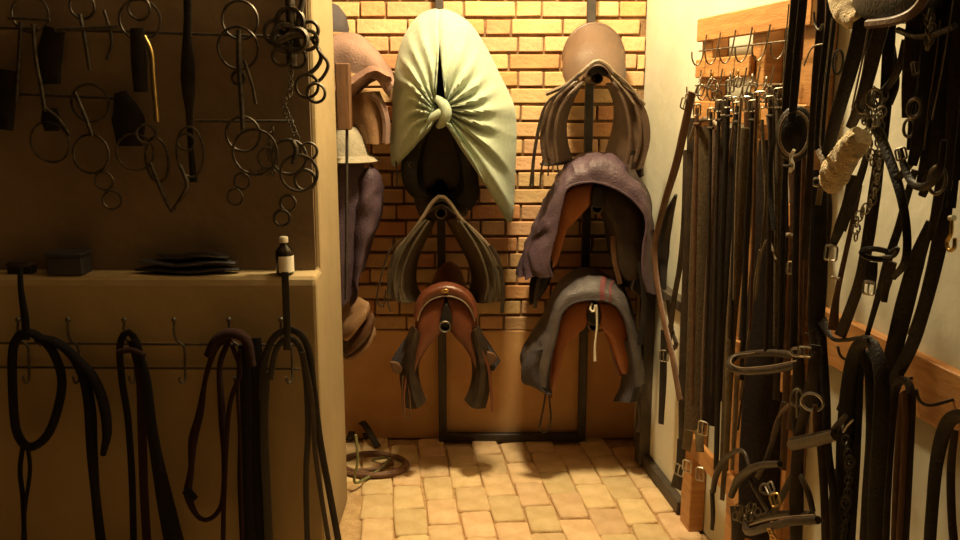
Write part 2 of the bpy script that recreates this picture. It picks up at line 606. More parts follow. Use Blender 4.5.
# =================================================================== STEEL SADDLE RACK ON THE BACK WALL
PXL, PXR, RY = -0.172, 0.470, 3.945
t = thing('saddle_rack', 'black square-tube steel frame carrying saddles against the brick wall', 'rack', (0.15, RY, 0))
for x in (PXL, PXR):
    mb = MB()
    mb.box((x, RY, 1.10), 0.036, 0.036, 2.13, bev=0.003)
    mb.build('post', 'steel_black', t, flat=True)
mb = MB()
mb.box(((PXL + PXR) / 2, RY, 0.022), PXR - PXL + .036, 0.036, 0.036, bev=0.003)
mb.build('bottom_bar', 'steel_black', t, flat=True)
mb = MB()
mb.box(((PXL + PXR) / 2, RY, 2.18), PXR - PXL + .036, 0.036, 0.036, bev=0.003)
mb.build('top_bar', 'steel_black', t, flat=True)
for px, py, Y, x in ((445, 327, 3.47, PXL), (441, 213, 3.56, PXL), (440, 118, 3.62, PXL), (597, 78, 3.60, PXR), (597, 208, 3.52, PXR), (594, 326, 3.52, PXR)):
    e = W(px, py, Y)
    d = (Vector((x, RY, e.z)) - e)
    mb = MB()
    seg = 16
    A = d.normalized().cross(Vector((0, 0, 1))).normalized()
    rings = []
    for p, r in ((e + d * .3, .017), (e, .017), (e, .0235), (e + d, .0235)):
        rings.append([p + A * (r * math.cos(2 * math.pi * k / seg)) + Vector((0, 0, 1)) * (r * math.sin(2 * math.pi * k / seg)) for k in range(seg)])
    mb.rings(rings, True, False)
    mb.build('arm', 'steel_black', t)
    mb = MB()
    mb.ring(e, .0215, .0032, d, 20, 6)
    mb.build('arm_rim', 'steel_dull', t)


# =================================================================== SADDLES
def rowpts(pts, Y, n):
    if isinstance(Y, (int, float)):
        Y = [Y] * len(pts)
    return smooth([W(p[0], p[1], y) for p, y in zip(pts, Y)], n)


def blend_rows(rows, per=4):
    """interpolate extra rows between the given ones"""
    out = []
    C = len(rows[0])
    cols = [smooth([r[j] for r in rows], (len(rows) - 1) * per + 1) for j in range(C)]
    return [[cols[j][i] for j in range(C)] for i in range(len(cols[0]))]


def wrinkle(grid, amp, sc, seed=0, aniso=(1, 1, 1)):
    for r in grid:
        for i, p in enumerate(r):
            q = Vector((p.x * aniso[0], p.y * aniso[1], p.z * aniso[2])) * sc + Vector((seed * 3.1, seed, 0))
            r[i] = p + noise.noise_vector(q) * amp + noise.noise_vector(q * 2.3) * (amp * .45)
    return grid


def flap(parent, rows, m, name='flap', th=0.008, n=14, per=4, wr=0.0):
    g = blend_rows([rowpts(p, y, n) for p, y in rows], per)
    if wr:
        wrinkle(g, wr, 14)
    mb = MB()
    mb.sheet(g, th)
    return mb.build(name, m, parent)


def line(parent, name, m, pts, Y, r, n=16, seg=7):
    mb = MB()
    mb.tube(rowpts(pts, Y, n), r, seg)
    return mb.build(name, m, parent)


def strap(parent, name, m, pts, Y, w, th=.003, nrm=(0, -1, 0), n=18):
    mb = MB()
    mb.ribbon(rowpts(pts, Y, n), w, th, nrm)
    return mb.build(name, m, parent)


def mir(pts, cx):
    return [(2 * cx - x, y) for x, y in pts]


def seat_front(parent, px, py, Y0, Y1, w0, w1, rise, m, dx=0.0):
    """seat seen from the pommel: runs back and climbs into the round cantle"""
    c0 = W(px, py, Y0)
    g = []
    for i in range(17):
        v = i / 16
        y = Y0 + (Y1 - Y0) * v
        z = c0.z - 0.035 * math.sin(math.pi * min(1, v / .75)) + rise * max(0, (v - .35) / .65) ** 1.6
        w = w0 + (w1 - w0) * min(1, v / .72) ** 1.1
        drop = 0.05 + (rise * 0.86 - 0.05) * max(0, (v - .3) / .7) ** 1.2
        row = []
        for j in range(19):
            u = -1 + 2 * j / 18
            row.append(Vector((c0.x + dx * v + w * math.sin(u * math.pi / 2), y, z - drop * (1 - math.cos(u * math.pi / 2)))))
        g.append(row)
    mb = MB()
    mb.sheet(g, 0.012)
    o = mb.build('seat', m, parent)
    mb = MB()
    mb.tube(g[-1], 0.009, 8)
    mb.build('cantle_rim', m, parent)
    return o


def seat_rear(parent, pts_rim, Y0, Y1, m):
    """seat behind a cantle that faces the viewer"""
    r0 = rowpts(pts_rim, Y0, 19)
    c = r0[9]
    g = []
    for i in range(13):
        v = i / 12
        row = []
        for j, p in enumerate(r0):
            u = -1 + 2 * j / 18
            w = 1 - .55 * v
            z = c.z + (p.z - c.z) * (1 - .3 * v) - .05 * math.sin(math.pi * min(1, v * 1.2)) * (1 - .4 * abs(u)) + 0.01 * v
            row.append(Vector((c.x + (p.x - c.x) * w, Y0 + (Y1 - Y0) * v, z)))
        g.append(row)
    mb = MB()
    mb.sheet(g, .012)
    return mb.build('seat', m, parent)


# --- top right saddle, pommel towards the aisle
t = thing('saddle', 'tan brown leather saddle with a round bare seat, topmost on the right post', 'saddle', W(597, 66, 3.52))
seat_front(t, 598, 64, 3.52, 3.87, .05, .126, .172, 'saddle_seat', .026)
line(t, 'pommel_rim', 'leather_rim', [(546, 94), (566, 85), (581, 73), (590, 65), (598, 61), (607, 65), (617, 77), (633, 91), (644, 105)], [3.54, 3.52, 3.5, 3.5, 3.5, 3.5, 3.5, 3.52, 3.54], .009, 30)
mb = MB()
mb.pillow([W(*p, 3.53) for p in ((587, 70), (592, 65), (598, 63), (605, 65), (610, 71), (606, 76), (598, 73), (591, 76))], (0, .32, 0), .006)
mb.build('gullet', 'leather_black', t)
flap(t, [([(568, 86), (553, 97), (543, 117), (540, 140), (543, 163)], 3.50),
         ([(572, 86), (559, 99), (550, 120), (549, 142), (552, 165)], 3.51),
         ([(577, 84), (566, 100), (559, 122), (559, 142), (562, 165)], 3.60),
         ([(583, 82), (573, 100), (566, 122), (567, 142), (572, 160)], 3.76)], 'leather_umber', th=.010)
flap(t, [([(622, 84), (638, 97), (648, 116), (650, 140), (643, 168)], 3.50),
         ([(617, 85), (631, 99), (638, 120), (639, 142), (634, 170)], 3.51),
         ([(612, 84), (622, 101), (625, 124), (623, 144), (620, 166)], 3.60),
         ([(607, 83), (614, 102), (614, 124), (609, 143), (604, 158)], 3.76)], 'leather_umber', th=.010)
for pts in ([(579, 80), (562, 93), (552, 110), (547, 135), (549, 158)], [(583, 82), (567, 98), (558, 116), (555, 140), (557, 162)], [(619, 84), (630, 97), (638, 115), (640, 140), (635, 162)], [(613, 82), (622, 97), (628, 118), (630, 142), (627, 164)]):
    line(t, 'knee_roll', 'leather_umber', pts, [3.51, 3.495, 3.49, 3.49, 3.495], .0075)
for pts, w in (([(580, 74), (560, 92), (545, 106), (536, 140), (530, 188)], .010), ([(545, 106), (539, 130), (534, 160), (533, 186)], .009), ([(543, 160), (541, 172), (540, 186)], .007), ([(549, 162), (548, 176)], .006), ([(557, 164), (559, 176)], .006)):
    strap(t, 'billet_strap', 'leather_dark', pts, 3.475, w)
line(t, 'girth_lace', 'leather_black', [(540, 164), (550, 165), (560, 163), (572, 160)], [3.5, 3.5, 3.56, 3.7], .005)
for pts in ([(614, 72), (628, 84), (640, 100)], [(611, 76), (624, 90), (634, 104)]):
    line(t, 'side_strap', 'leather_rim', pts, 3.485, .004)
flap(t, [([(628, 150), (634, 165), (640, 178)], 3.54), ([(638, 150), (642, 165), (643, 176)], 3.50)], 'leather_dark', 'sweat_flap')

# --- middle left saddle, grey, pommel towards the aisle
t = thing('saddle', 'grey-brown leather saddle with wide open arch, below the green sheet', 'saddle', W(441, 200, 3.52))
seat_front(t, 441, 200, 3.54, 3.88, .045, .12, .10, 'leather_dark')
line(t, 'pommel_rim', 'leather_rim', [(390, 268), (398, 250), (412, 233), (422, 219), (432, 203), (441, 196), (450, 203), (461, 219), (475, 232), (488, 246), (498, 266)], [3.54, 3.52, 3.51, 3.5, 3.5, 3.5, 3.5, 3.5, 3.51, 3.52, 3.54], .008, 34)
L2 = [([(420, 222), (403, 243), (392, 265), (388, 284), (390, 299)], 3.50),
      ([(425, 220), (411, 244), (401, 266), (397, 286), (400, 302)], 3.50),
      ([(430, 220), (417, 246), (409, 268), (406, 288), (411, 303)], 3.58),
      ([(434, 222), (422, 247), (416, 266), (416, 285), (423, 299)], 3.76)]
flap(t, L2, 'leather_grey', th=.010)
R2 = [([(462, 220), (480, 238), (495, 262), (501, 284), (500, 300)], 3.50),
      ([(457, 219), (473, 241), (486, 264), (491, 285), (489, 303)], 3.50),
      ([(451, 219), (466, 244), (478, 266), (481, 287), (478, 303)], 3.58),
      ([(447, 221), (461, 246), (470, 265), (472, 284), (464, 299)], 3.76)]
flap(t, R2, 'leather_grey', th=.010)
for pts in ([(424, 222), (406, 245), (397, 266), (394, 284), (396, 298)], [(429, 221), (413, 246), (404, 268), (401, 286), (404, 300)]):
    line(t, 'knee_roll', 'leather_grey', pts, [3.49, 3.485, 3.485, 3.485, 3.49], .0055)
    line(t, 'knee_roll', 'leather_grey', mir(pts, 444.5), [3.49, 3.485, 3.485, 3.485, 3.49], .0055)
strap(t, 'stirrup_leather', 'leather_dark', [(404, 238), (390, 250), (383, 270), (377, 298), (383, 308), (386, 290)], 3.47, .007)
strap(t, 'stirrup_leather', 'leather_dark', [(397, 246), (389, 268), (388, 300), (391, 312)], 3.465, .006)
strap(t, 'stirrup_leather', 'leather_dark', [(490, 245), (499, 262), (503, 288), (502, 313)], 3.465, .016)
flap(t, [([(425, 215), (434, 208), (441, 205), (448, 208), (457, 215)], 3.53), ([(428, 228), (436, 220), (441, 217), (446, 220), (453, 228)], 3.72)], 'leather_dark', 'gullet')

# --- top left saddle under the sheet: black
t = thing('saddle', 'black saddle hidden under the knotted pale green sheet', 'saddle', W(440, 150, 3.6))
flap(t, [([(424, 122), (410, 140), (402, 165), (405, 186), (414, 197)], 3.62), ([(430, 124), (421, 145), (417, 168), (421, 190), (431, 198)], 3.60), ([(436, 128), (432, 150), (431, 170), (434, 185), (440, 193)], 3.80)], 'leather_black', th=.012)
flap(t, [([(456, 122), (468, 140), (476, 170), (478, 196), (470, 210)], 3.62), ([(450, 124), (459, 145), (464, 168), (463, 190), (455, 200)], 3.60), ([(444, 128), (449, 150), (450, 170), (448, 184), (443, 192)], 3.80)], 'leather_black', th=.012)
mb = MB()
mb.pillow([W(*p, 3.64) for p in ((408, 150), (418, 122), (434, 100), (446, 98), (460, 118), (471, 148), (468, 180), (452, 192), (440, 178), (428, 192), (412, 184))], (0, .24, 0), .02)
mb.build('panel', 'leather_dark', t)
mb = MB()
c = W(440, 60, 3.68)
mb.pillow([c + Vector((.135 * math.cos(a), 0, .20 * math.sin(a))) for a in [k * math.pi / 6 for k in range(12)]], (0, .18, 0), .03)
mb.build('seat', 'leather_black', t)
strap(t, 'billet_strap', 'leather_dark', [(396, 158), (397, 180), (396, 188)], 3.6, .007)
mb = MB()
mb.ring(W(412, 165, 3.595), .012, .003, (0, -1, 0))
mb.build('stirrup_bar_ring', 'steel_dull', t)


# --- knotted green sheet
def polar_lobe(k0, k1, fan, Yk, depth, folds, seed, nr=22, na=110, ybase=3.66, wall=3.90):
    """cloth gathered at a knot (spread k0..k1) and fanned out to the outline 'fan'; bulges towards the aisle"""
    rim = smooth([Vector((x, y, 0)) for x, y in fan], na)
    g = []
    for i in range(nr + 4):
        row = []
        for a, q in enumerate(rim):
            fr = min(1.0, i / nr)
            al = a / (na - 1)
            kn = Vector((k0[0] + (k1[0] - k0[0]) * al, k0[1] + (k1[1] - k0[1]) * al, 0))
            p = kn.lerp(q, 0.04 + 0.96 * fr)
            ph = folds * math.pi * al + 2.6 * noise.noise(Vector((al * 3.2, seed, fr * 1.3)))
            env = math.sin(math.pi * min(1, fr * 1.0) ** .55) ** .8
            amp = 0.034 * env * (0.65 + 0.9 * noise.noise(Vector((al * 6 + seed, 2.2, fr * 1.5))))
            fold = 1 - abs(math.sin(ph)) * 1.6
            bulge = depth * math.sin(math.pi * min(1.0, fr * .93)) ** .7
            y = Yk + (ybase - Yk) * fr ** 1.6 - bulge - amp * fold - 0.014 * fr * noise.noise(Vector((p.x * .05, p.y * .05, seed)))
            if i > nr:
                y = ybase + (wall - ybase) * (i - nr) / 4
                v = W(p.x, p.y, ybase)
                v = Vector((v.x, y, v.z))
            else:
                v = W(p.x, p.y, y)
            row.append(v)
        g.append(row)
    return g


t = thing('draped_sheet', 'pale green cotton sheet knotted over the upper left saddle', 'sheet', W(440, 120, 3.5))
gl = polar_lobe((435, 100), (436, 118), [(437, 58), (438, 38), (440, 12), (428, 11), (415, 20), (402, 42), (394, 78), (393, 115), (391, 145), (393, 166), (404, 158), (416, 145), (428, 132)], 3.47, .06, 12, 1.0)
mb = MB()
mb.sheet(gl, .005)
mb.build('cloth_fold', 'cloth_green', t)
gr = polar_lobe((446, 100), (444, 118), [(443, 62), (440, 38), (438, 12), (452, 12), (470, 24), (486, 48), (500, 76), (513, 104), (516, 128), (515, 165), (511, 222), (494, 196), (474, 168), (457, 142), (447, 126)], 3.47, .065, 15, 5.0, na=150)
mb = MB()
mb.sheet(gr, .005)
mb.build('cloth_fold', 'cloth_green', t)
# knot: wrapped roll plus two tails
mb = MB()
mb.tube([W(436, 98, 3.46), W(443, 104, 3.435), W(446, 113, 3.43), W(443, 122, 3.44), W(438, 126, 3.46)], [.012, .020, .023, .020, .012], 12, n=16)
mb.build('knot', 'cloth_green', t)
mb = MB()
mb.tube([W(452, 105, 3.47), W(446, 108, 3.44), W(438, 114, 3.43), (W(430, 120, 3.44)), W(427, 128, 3.455)], [.008, .013, .017, .015, .006], 10, n=14)
mb.build('knot_tail', 'cloth_green', t)
mb = MB()
mb.tube([W(434, 106, 3.47), W(428, 113, 3.45), W(432, 122, 3.445)], [.013, .017, .009], 10, n=10)
mb.build('knot_tail', 'cloth_green', t)


# --- lower left saddle: red-brown, cantle towards the aisle
def rear_saddle(t, cx, top, mcant, mpan, Y=3.5, k=1.0, cantle=True, lobes=(), mright=None, gul='leather_black'):
    def q(pts):
        return [(cx + (x - 446) * k, top + (y - 283) * k) for x, y in pts]
    rim = q([(415, 316), (417, 303), (426, 290), (446, 283), (466, 290), (475, 303), (477, 316)])
    seat_rear(t, rim, Y + .02, Y + .40, mcant)
    if cantle:
        g = blend_rows([rowpts(rim, Y + .02, 25), rowpts(q([(416, 318), (420, 304), (429, 293), (446, 288), (463, 293), (472, 304), (476, 318)]), Y - .012, 25), rowpts(q([(418, 320), (422, 309), (431, 299), (446, 295), (461, 299), (470, 309), (474, 320)]), Y - .006, 25)], 4)
        mb = MB()
        mb.sheet(g, .012)
        mb.build('cantle', mcant, t)
        mb = MB()
        mb.tube(rowpts(q([(417, 321), (422, 309), (431, 300), (446, 296), (461, 300), (470, 309), (475, 321)]), Y - .016, 28), .0032, 6)
        mb.build('piping', 'leather_rim', t)
    for s, pts in enumerate(lobes):
        mb = MB()
        mb.pillow([W(*p, Y) for p in pts], (0, .36, 0), .014, .86, 40, .010)
        mb.build('panel', mpan if s == 0 or not mright else mright, t)
    mb = MB()
    mb.pillow([W(*p, Y - .014) for p in q([(443, 308), (446, 303), (449, 308), (452, 320), (450, 328), (442, 328), (440, 320)])] if cantle else [W(cx + dx, top + dy, Y - .012) for dx, dy in ((-5, 14), (0, 10), (5, 14), (7, 24), (5, 32), (-5, 32), (-7, 24))], (0, .3, 0), .004)
    mb.build('gullet', gul, t)


t = thing('saddle', 'red-brown leather saddle with a small nameplate, lowest on the left post', 'saddle', W(446, 300, 3.5))
L3 = [(445, 297), (432, 298), (420, 306), (415, 320), (415, 338), (412, 352), (408, 370), (412, 380), (417, 368), (422, 358), (429, 347), (438, 337), (445, 325)]
rear_saddle(t, 446, 283, 'leather_red', 'leather_red', 3.5, lobes=(L3, mir(L3, 446)))
mb = MB()
c = W(445, 291, 3.478)
mb.pillow([c + Vector((.016 * math.cos(a), 0, .007 * math.sin(a))) for a in [k * math.pi / 5 for k in range(10)]], (0, .004, 0), .0015)
mb.build('nameplate', 'brass', t)
for s in (0, 1):
    def mm(p):
        return p if s == 0 else mir(p, 445.5)
    flap(t, [(mm([(412, 326), (404, 346), (400, 367), (402, 390), (406, 408)]), 3.52), (mm([(417, 330), (412, 350), (409, 370), (412, 392), (418, 408)]), 3.475), (mm([(423, 338), (420, 354), (418, 372), (421, 388), (426, 400)]), 3.53)], 'leather_dark', th=.008)
    flap(t, [(mm([(412, 330), (400, 347), (391, 361)]), 3.55), (mm([(416, 334), (406, 352), (398, 371)]), 3.50)], 'cloth_navy', 'buckle_guard')
    line(t, 'flap_edge', 'leather_rim', mm([(411, 345), (408, 366), (411, 386), (416, 404)]), 3.487, .0035)
    strap(t, 'billet_strap', 'leather_red', mm([(409, 350), (407, 372), (404, 395), (405, 413)]) if s == 0 else [(481, 350), (488, 366), (491, 390), (492, 412)], 3.48, .012 if s else .008)
mb = MB()
mb.tube([W(403, 376, 3.48), W(402, 398, 3.475), W(405, 416, 3.475), W(410, 416, 3.475), W(410, 400, 3.475), W(408, 384, 3.48)], .0035, 6, n=20)
mb.build('leather_loop', 'leather_brown', t)
mb = MB()
mb.pillow([W(*p, 3.485) for p in ((390, 362), (397, 363), (402, 369), (400, 374), (393, 372))], (0, .02, 0), .003)
mb.build('stirrup_pad', 'leather_brown', t)
mb = MB()
mb.pillow([W(*p, 3.485) for p in ((487, 352), (494, 354), (497, 360), (490, 366), (485, 361))], (0, .02, 0), .003)
mb.build('stirrup_pad', 'leather_brown', t)


# --- covered saddles
def cover(t, rows, m, n=84, per=9, wr=.008, th=.004, seed=0, hem=None, hemr=.004):
    g = blend_rows([rowpts(p, y, n) for p, y in rows], per)
    xc_ = sum(p.x for p in g[-1]) / len(g[-1])
    back = []
    for k in (1, 2, 3):
        back.append([Vector((p.x + (xc_ - p.x) * .05 * k, p.y + (3.90 - p.y) * k / 3, p.z - .006 * k)) for p in g[-1]])
    g = g + back
    hemrow = [p.copy() for p in g[0]]
    for ri, r in enumerate(g):
        hemf = min(1.0, .15 + ri / 9)
        for i, p in enumerate(r):
            q = Vector((p.x * 9, p.y * 5, p.z * 9 + seed))
            f = noise.noise(q + noise.noise_vector(q * .8) * .9)
            f2 = noise.noise(Vector((p.x * 26 + p.z * 14, p.y * 8, p.z * 9 - seed)))
            d = Vector((p.x - r[len(r) // 2].x, -.10, p.z - r[len(r) // 2].z + .12)).normalized()
            r[i] = p + d * (hemf * wr * (1.1 * (1 - 2.2 * abs(f)) + .55 * (1 - 2.2 * abs(f2)) - .6))
    mb = MB()
    mb.sheet(g, th)
    o = mb.build('cover', m, t)
    if hem:
        mb = MB()
        mb.tube(g[0], hemr, 6)
        mb.build('hem', hem, o)
    return g


t = thing('covered_saddle', 'saddle under a crumpled purple cloth cover, middle of the right post', 'saddle', W(600, 190, 3.5))
rear_saddle(t, 598, 175, 'leather_orange', 'leather_orange', 3.52, 1.12, cantle=False, mright='leather_dark', lobes=([(594, 183), (574, 186), (562, 200), (556, 225), (551, 252), (551, 268), (557, 266), (561, 248), (568, 231), (580, 217), (592, 202)], [(600, 183), (622, 189), (640, 206), (646, 228), (645, 256), (640, 280), (624, 280), (617, 262), (614, 237), (609, 221), (602, 204)]))
cover(t, [([(552, 277), (549, 262), (556, 232), (562, 205), (568, 188), (590, 182), (615, 188), (636, 203), (646, 222), (643, 250), (643, 275), (648, 292)], 3.45),
          ([(538, 279), (541, 255), (551, 222), (560, 194), (570, 177), (592, 168), (618, 175), (639, 194), (649, 218), (648, 248), (648, 276), (652, 293)], 3.462),
          ([(526, 277), (532, 250), (545, 214), (558, 181), (573, 163), (596, 156), (620, 162), (637, 180), (649, 208), (651, 245), (653, 278), (656, 292)], 3.53),
          ([(517, 274), (523, 250), (539, 214), (556, 179), (574, 160), (598, 153), (621, 158), (637, 175), (649, 200), (653, 240), (656, 276), (658, 290)], 3.66)], 'cloth_purple', hem='cloth_purple', seed=1, wr=.014, hemr=.005)
flap(t, [([(548, 235), (541, 256), (531, 280), (530, 305)], 3.58), ([(556, 232), (553, 256), (547, 280), (538, 300)], 3.52), ([(562, 228), (558, 250), (553, 268), (548, 284)], 3.68)], 'leather_black')
flap(t, [([(612, 228), (615, 250), (618, 268), (622, 284)], 3.70), ([(626, 222), (630, 248), (632, 268), (630, 288)], 3.53), ([(640, 222), (644, 250), (645, 275), (640, 296)], 3.56)], 'leather_dark')
strap(t, 'billet_strap', 'leather_brown', [(613, 236), (614, 258), (620, 284)], 3.52, .02)
strap(t, 'billet_strap', 'leather_dark', [(541, 270), (537, 290), (535, 308)], 3.5, .016)
strap(t, 'billet_strap', 'leather_black', [(640, 262), (644, 300), (640, 345)], 3.5, .022)

t = thing('covered_saddle', 'saddle under a grey cover with a dark red stripe, lowest on the right post', 'saddle', W(594, 300, 3.5))
rear_saddle(t, 594, 293, 'leather_orange', 'leather_orange', 3.52, 1.02, cantle=False, lobes=([(591, 300), (572, 304), (561, 318), (555, 340), (551, 366), (549, 390), (555, 392), (559, 370), (564, 351), (574, 336), (588, 324)], [(597, 300), (615, 305), (625, 320), (631, 345), (631, 368), (624, 376), (617, 362), (612, 347), (607, 335), (599, 324)]))
G6 = cover(t, [([(546, 388), (549, 365), (556, 338), (562, 314), (574, 303), (594, 300), (613, 304), (624, 318), (630, 345), (634, 370), (634, 388)], 3.45),
          ([(538, 386), (538, 364), (549, 334), (558, 307), (572, 293), (594, 289), (614, 295), (627, 314), (634, 342), (638, 368), (640, 386)], 3.462),
          ([(530, 380), (529, 358), (544, 330), (556, 301), (572, 283), (596, 278), (616, 286), (629, 310), (637, 340), (642, 368), (644, 384)], 3.53),
          ([(523, 370), (521, 352), (538, 327), (555, 297), (573, 280), (598, 275), (618, 283), (631, 308), (639, 340), (644, 368), (646, 382)], 3.66)], 'cloth_grey', hem='cloth_navy', seed=9, wr=.009, hemr=.0045)
for col0, col1 in ((44.2, 45.9), (47.6, 48.3)):
    g = []
    for r in G6:
        row = []
        for c in (col0, (col0 + col1) / 2, col1):
            i = int(c)
            row.append(r[i].lerp(r[i + 1], c - i) + Vector((0, -.004, .003)))
        g.append(row)
    mb = MB()
    mb.sheet(g, .0025)
    mb.build('stripe', 'cloth_stripe', t)
flap(t, [([(530, 352), (522, 368), (524, 382), (536, 388)], 3.48), ([(540, 350), (535, 368), (538, 384), (548, 395)], 3.45), ([(552, 350), (550, 368), (549, 384), (552, 394)], 3.52)], 'cloth_navy', 'cover_corner', wr=.008, per=5)
flap(t, [([(618, 340), (621, 360), (622, 380), (614, 402)], 3.58), ([(628, 340), (632, 362), (634, 384), (628, 402)], 3.50), ([(636, 340), (641, 362), (643, 384), (640, 400)], 3.54)], 'cloth_navy', 'cover_corner', wr=.006)
strap(t, 'billet_strap', 'leather_red', [(553, 345), (550, 370), (551, 398)], 3.52, .012)
strap(t, 'billet_strap', 'leather_red', [(612, 345), (617, 366), (620, 376)], 3.55, .026)
mb = MB()
mb.tube([W(546, 392, 3.5), W(543, 410, 3.49), W(540, 428, 3.49), W(546, 432, 3.49), (W(551, 420, 3.49)), W(549, 396, 3.5)], .004, 6, n=22)
mb.build('leather_loop', 'leather_dark', t)
mb = MB()
mb.tube([W(592, 303, 3.46), W(590, 309, 3.45), W(594, 312, 3.45), W(596, 304, 3.45), W(597, 325, 3.45), W(595, 345, 3.45), W(595, 361, 3.45)], [.004, .005, .005, .004, .004, .0045, .006], 7, n=26)
mb.build('tie_string', 'cord_white', t)
strap(t, 'billet_strap', 'leather_dark', [(638, 395), (640, 420), (637, 432)], 3.5, .014)

# =================================================================== LEFT ALCOVE: things seen past the partition
AY = 3.62
t = thing('covered_saddle', 'saddle under a dusty rose cloth, half hidden behind the partition', 'saddle', W(350, 60, 3.6))
g = blend_rows([rowpts([(310, 92), (318, 82), (340, 72), (362, 74), (380, 84), (391, 100)], 3.52, 30), rowpts([(310, 70), (318, 55), (338, 46), (360, 50), (380, 66), (394, 84)], 3.52, 30), rowpts([(310, 56), (318, 42), (340, 34), (360, 37), (376, 52), (394, 74)], 3.62, 30), rowpts([(310, 56), (318, 42), (340, 35), (360, 38), (376, 54), (392, 76)], 3.88, 30)], 5)
wrinkle(g, .010, 10, 3)
mb = MB()
mb.sheet(g, .004)
mb.build('cover', 'cloth_rose', t)
g = blend_rows([rowpts([(318, 128), (335, 112), (356, 94), (376, 80), (393, 84)], 3.60, 24), rowpts([(318, 110), (335, 98), (356, 84), (374, 72), (392, 78)], 3.50, 24), rowpts([(318, 90), (335, 84), (352, 76), (370, 66), (388, 72)], 3.515, 24)], 5)
wrinkle(g, .006, 14, 5)
mb = MB()
mb.sheet(g, .004)
mb.build('cover_fold', 'cloth_rosedark', t)
flap(t, [([(350, 98), (352, 115), (356, 130), (362, 142)], 3.62), ([(366, 92), (368, 110), (372, 128), (374, 144)], 3.56), ([(378, 92), (385, 108), (388, 126), (386, 144)], 3.60)], 'leather_tan', th=.02)
line(t, 'knee_roll', 'cloth_rose', [(372, 95), (381, 104), (386, 122), (386, 143)], 3.55, .016)
flap(t, [([(338, 98), (344, 118), (350, 136)], 3.66), ([(364, 92), (364, 112), (368, 140)], 3.66)], 'leather_brown', 'sweat_flap')
t = thing('riding_hat', 'cream felt hat hanging below the rose saddle cover', 'hat', W(355, 150, 3.6))
cen = W(348, 158, 3.6)
mb = MB()
mb.lathe(cen, [(.115, -.005), (.110, .004), (.088, .012), (.078, .04), (.064, .085), (.040, .118), (.012, .128)], 28)
mb.build('crown', 'felt_cream', t)
mb = MB()
mb.lathe(cen, [(.088, .004), (.112, .001), (.128, -.010), (.124, -.014), (.10, -.006)], 28)
mb.build('brim', 'felt_cream', t)
t = thing('covered_saddle', 'saddle wrapped in a drab purple cloth beside the partition, under the hat', 'saddle', W(358, 200, 3.6))
g = blend_rows([rowpts([(352, 306), (349, 280), (349, 240), (350, 205), (356, 178), (364, 170)], 3.58, 26), rowpts([(356, 300), (358, 270), (362, 240), (364, 206), (366, 180), (368, 166)], 3.53, 26), rowpts([(360, 275), (368, 246), (376, 222), (379, 198), (378, 178), (370, 165)], 3.55, 26), rowpts([(362, 270), (371, 246), (381, 216), (383, 196), (380, 176), (370, 164)], 3.66, 26)], 5)
wrinkle(g, .012, 13, 8)
mb = MB()
mb.sheet(g, .005)
mb.build('cover', 'cloth_purple', t)
g = blend_rows([rowpts([(310, 240), (316, 200), (330, 172), (348, 160), (364, 163)], 3.55, 20), rowpts([(310, 330), (322, 320), (338, 310), (350, 300), (358, 280)], 3.55, 20)], 6)
wrinkle(g, .008, 12, 2)
mb = MB()
mb.sheet(g, .005)
mb.build('cover_side', 'cloth_purple', t)
t = thing('saddle', 'pair of glossy brown saddle panels low behind the partition corner', 'saddle', W(355, 330, 3.6))
for i, (pts, m) in enumerate(((((343, 338), (345, 326), (355, 312), (366, 303), (371, 305), (369, 316), (360, 328), (348, 342)), 'leather_tan'),
                              (((346, 350), (352, 338), (364, 324), (372, 314), (376, 318), (372, 334), (360, 348), (348, 357)), 'leather_brown'),
                              (((346, 360), (356, 350), (368, 338), (376, 328), (376, 338), (366, 352), (352, 362)), 'leather_tan'))):
    mb = MB()
    mb.pillow([W(*p, 3.54 + .015 * i) for p in pts], (-.12, .26, 0), .012, .9, 28, .02)
    mb.build('panel', m, t)
t = thing('wall_bracket', 'brown wooden post end with a dark pole beside the bright partition edge', 'bracket', W(342, 130, 3.42))
mb = MB()
p0, p1 = W(335, 63, 3.42), W(351, 130, 3.42)
mb.box(((p0.x + p1.x) / 2, 3.44, (p0.z + p1.z) / 2), p1.x - p0.x, .05, p0.z - p1.z, bev=.004)
mb.build('post_block', 'wood_brown', t, flat=True)
mb = MB()
mb.tube([W(347, 129, 3.44), W(346, 300, 3.44)], .006, 8)
mb.build('pole', 'steel_black', t)
t = thing('helmet', 'dark grey round helmet peeking out at the top behind the partition', 'helmet', W(328, 34, 3.7))
mb = MB()
cen = W(322, 34, 3.72)
mb.lathe(cen, [(.105, 0), (.11, .02), (.10, .07), (.07, .11), (.02, .13)], 24)
mb.build('shell', 'cloth_navy', t)
mb = MB()
mb.lathe(cen, [(.105, .004), (.128, -.004), (.126, -.012), (.10, -.006)], 24)
mb.build('brim', 'leather_tan', t)

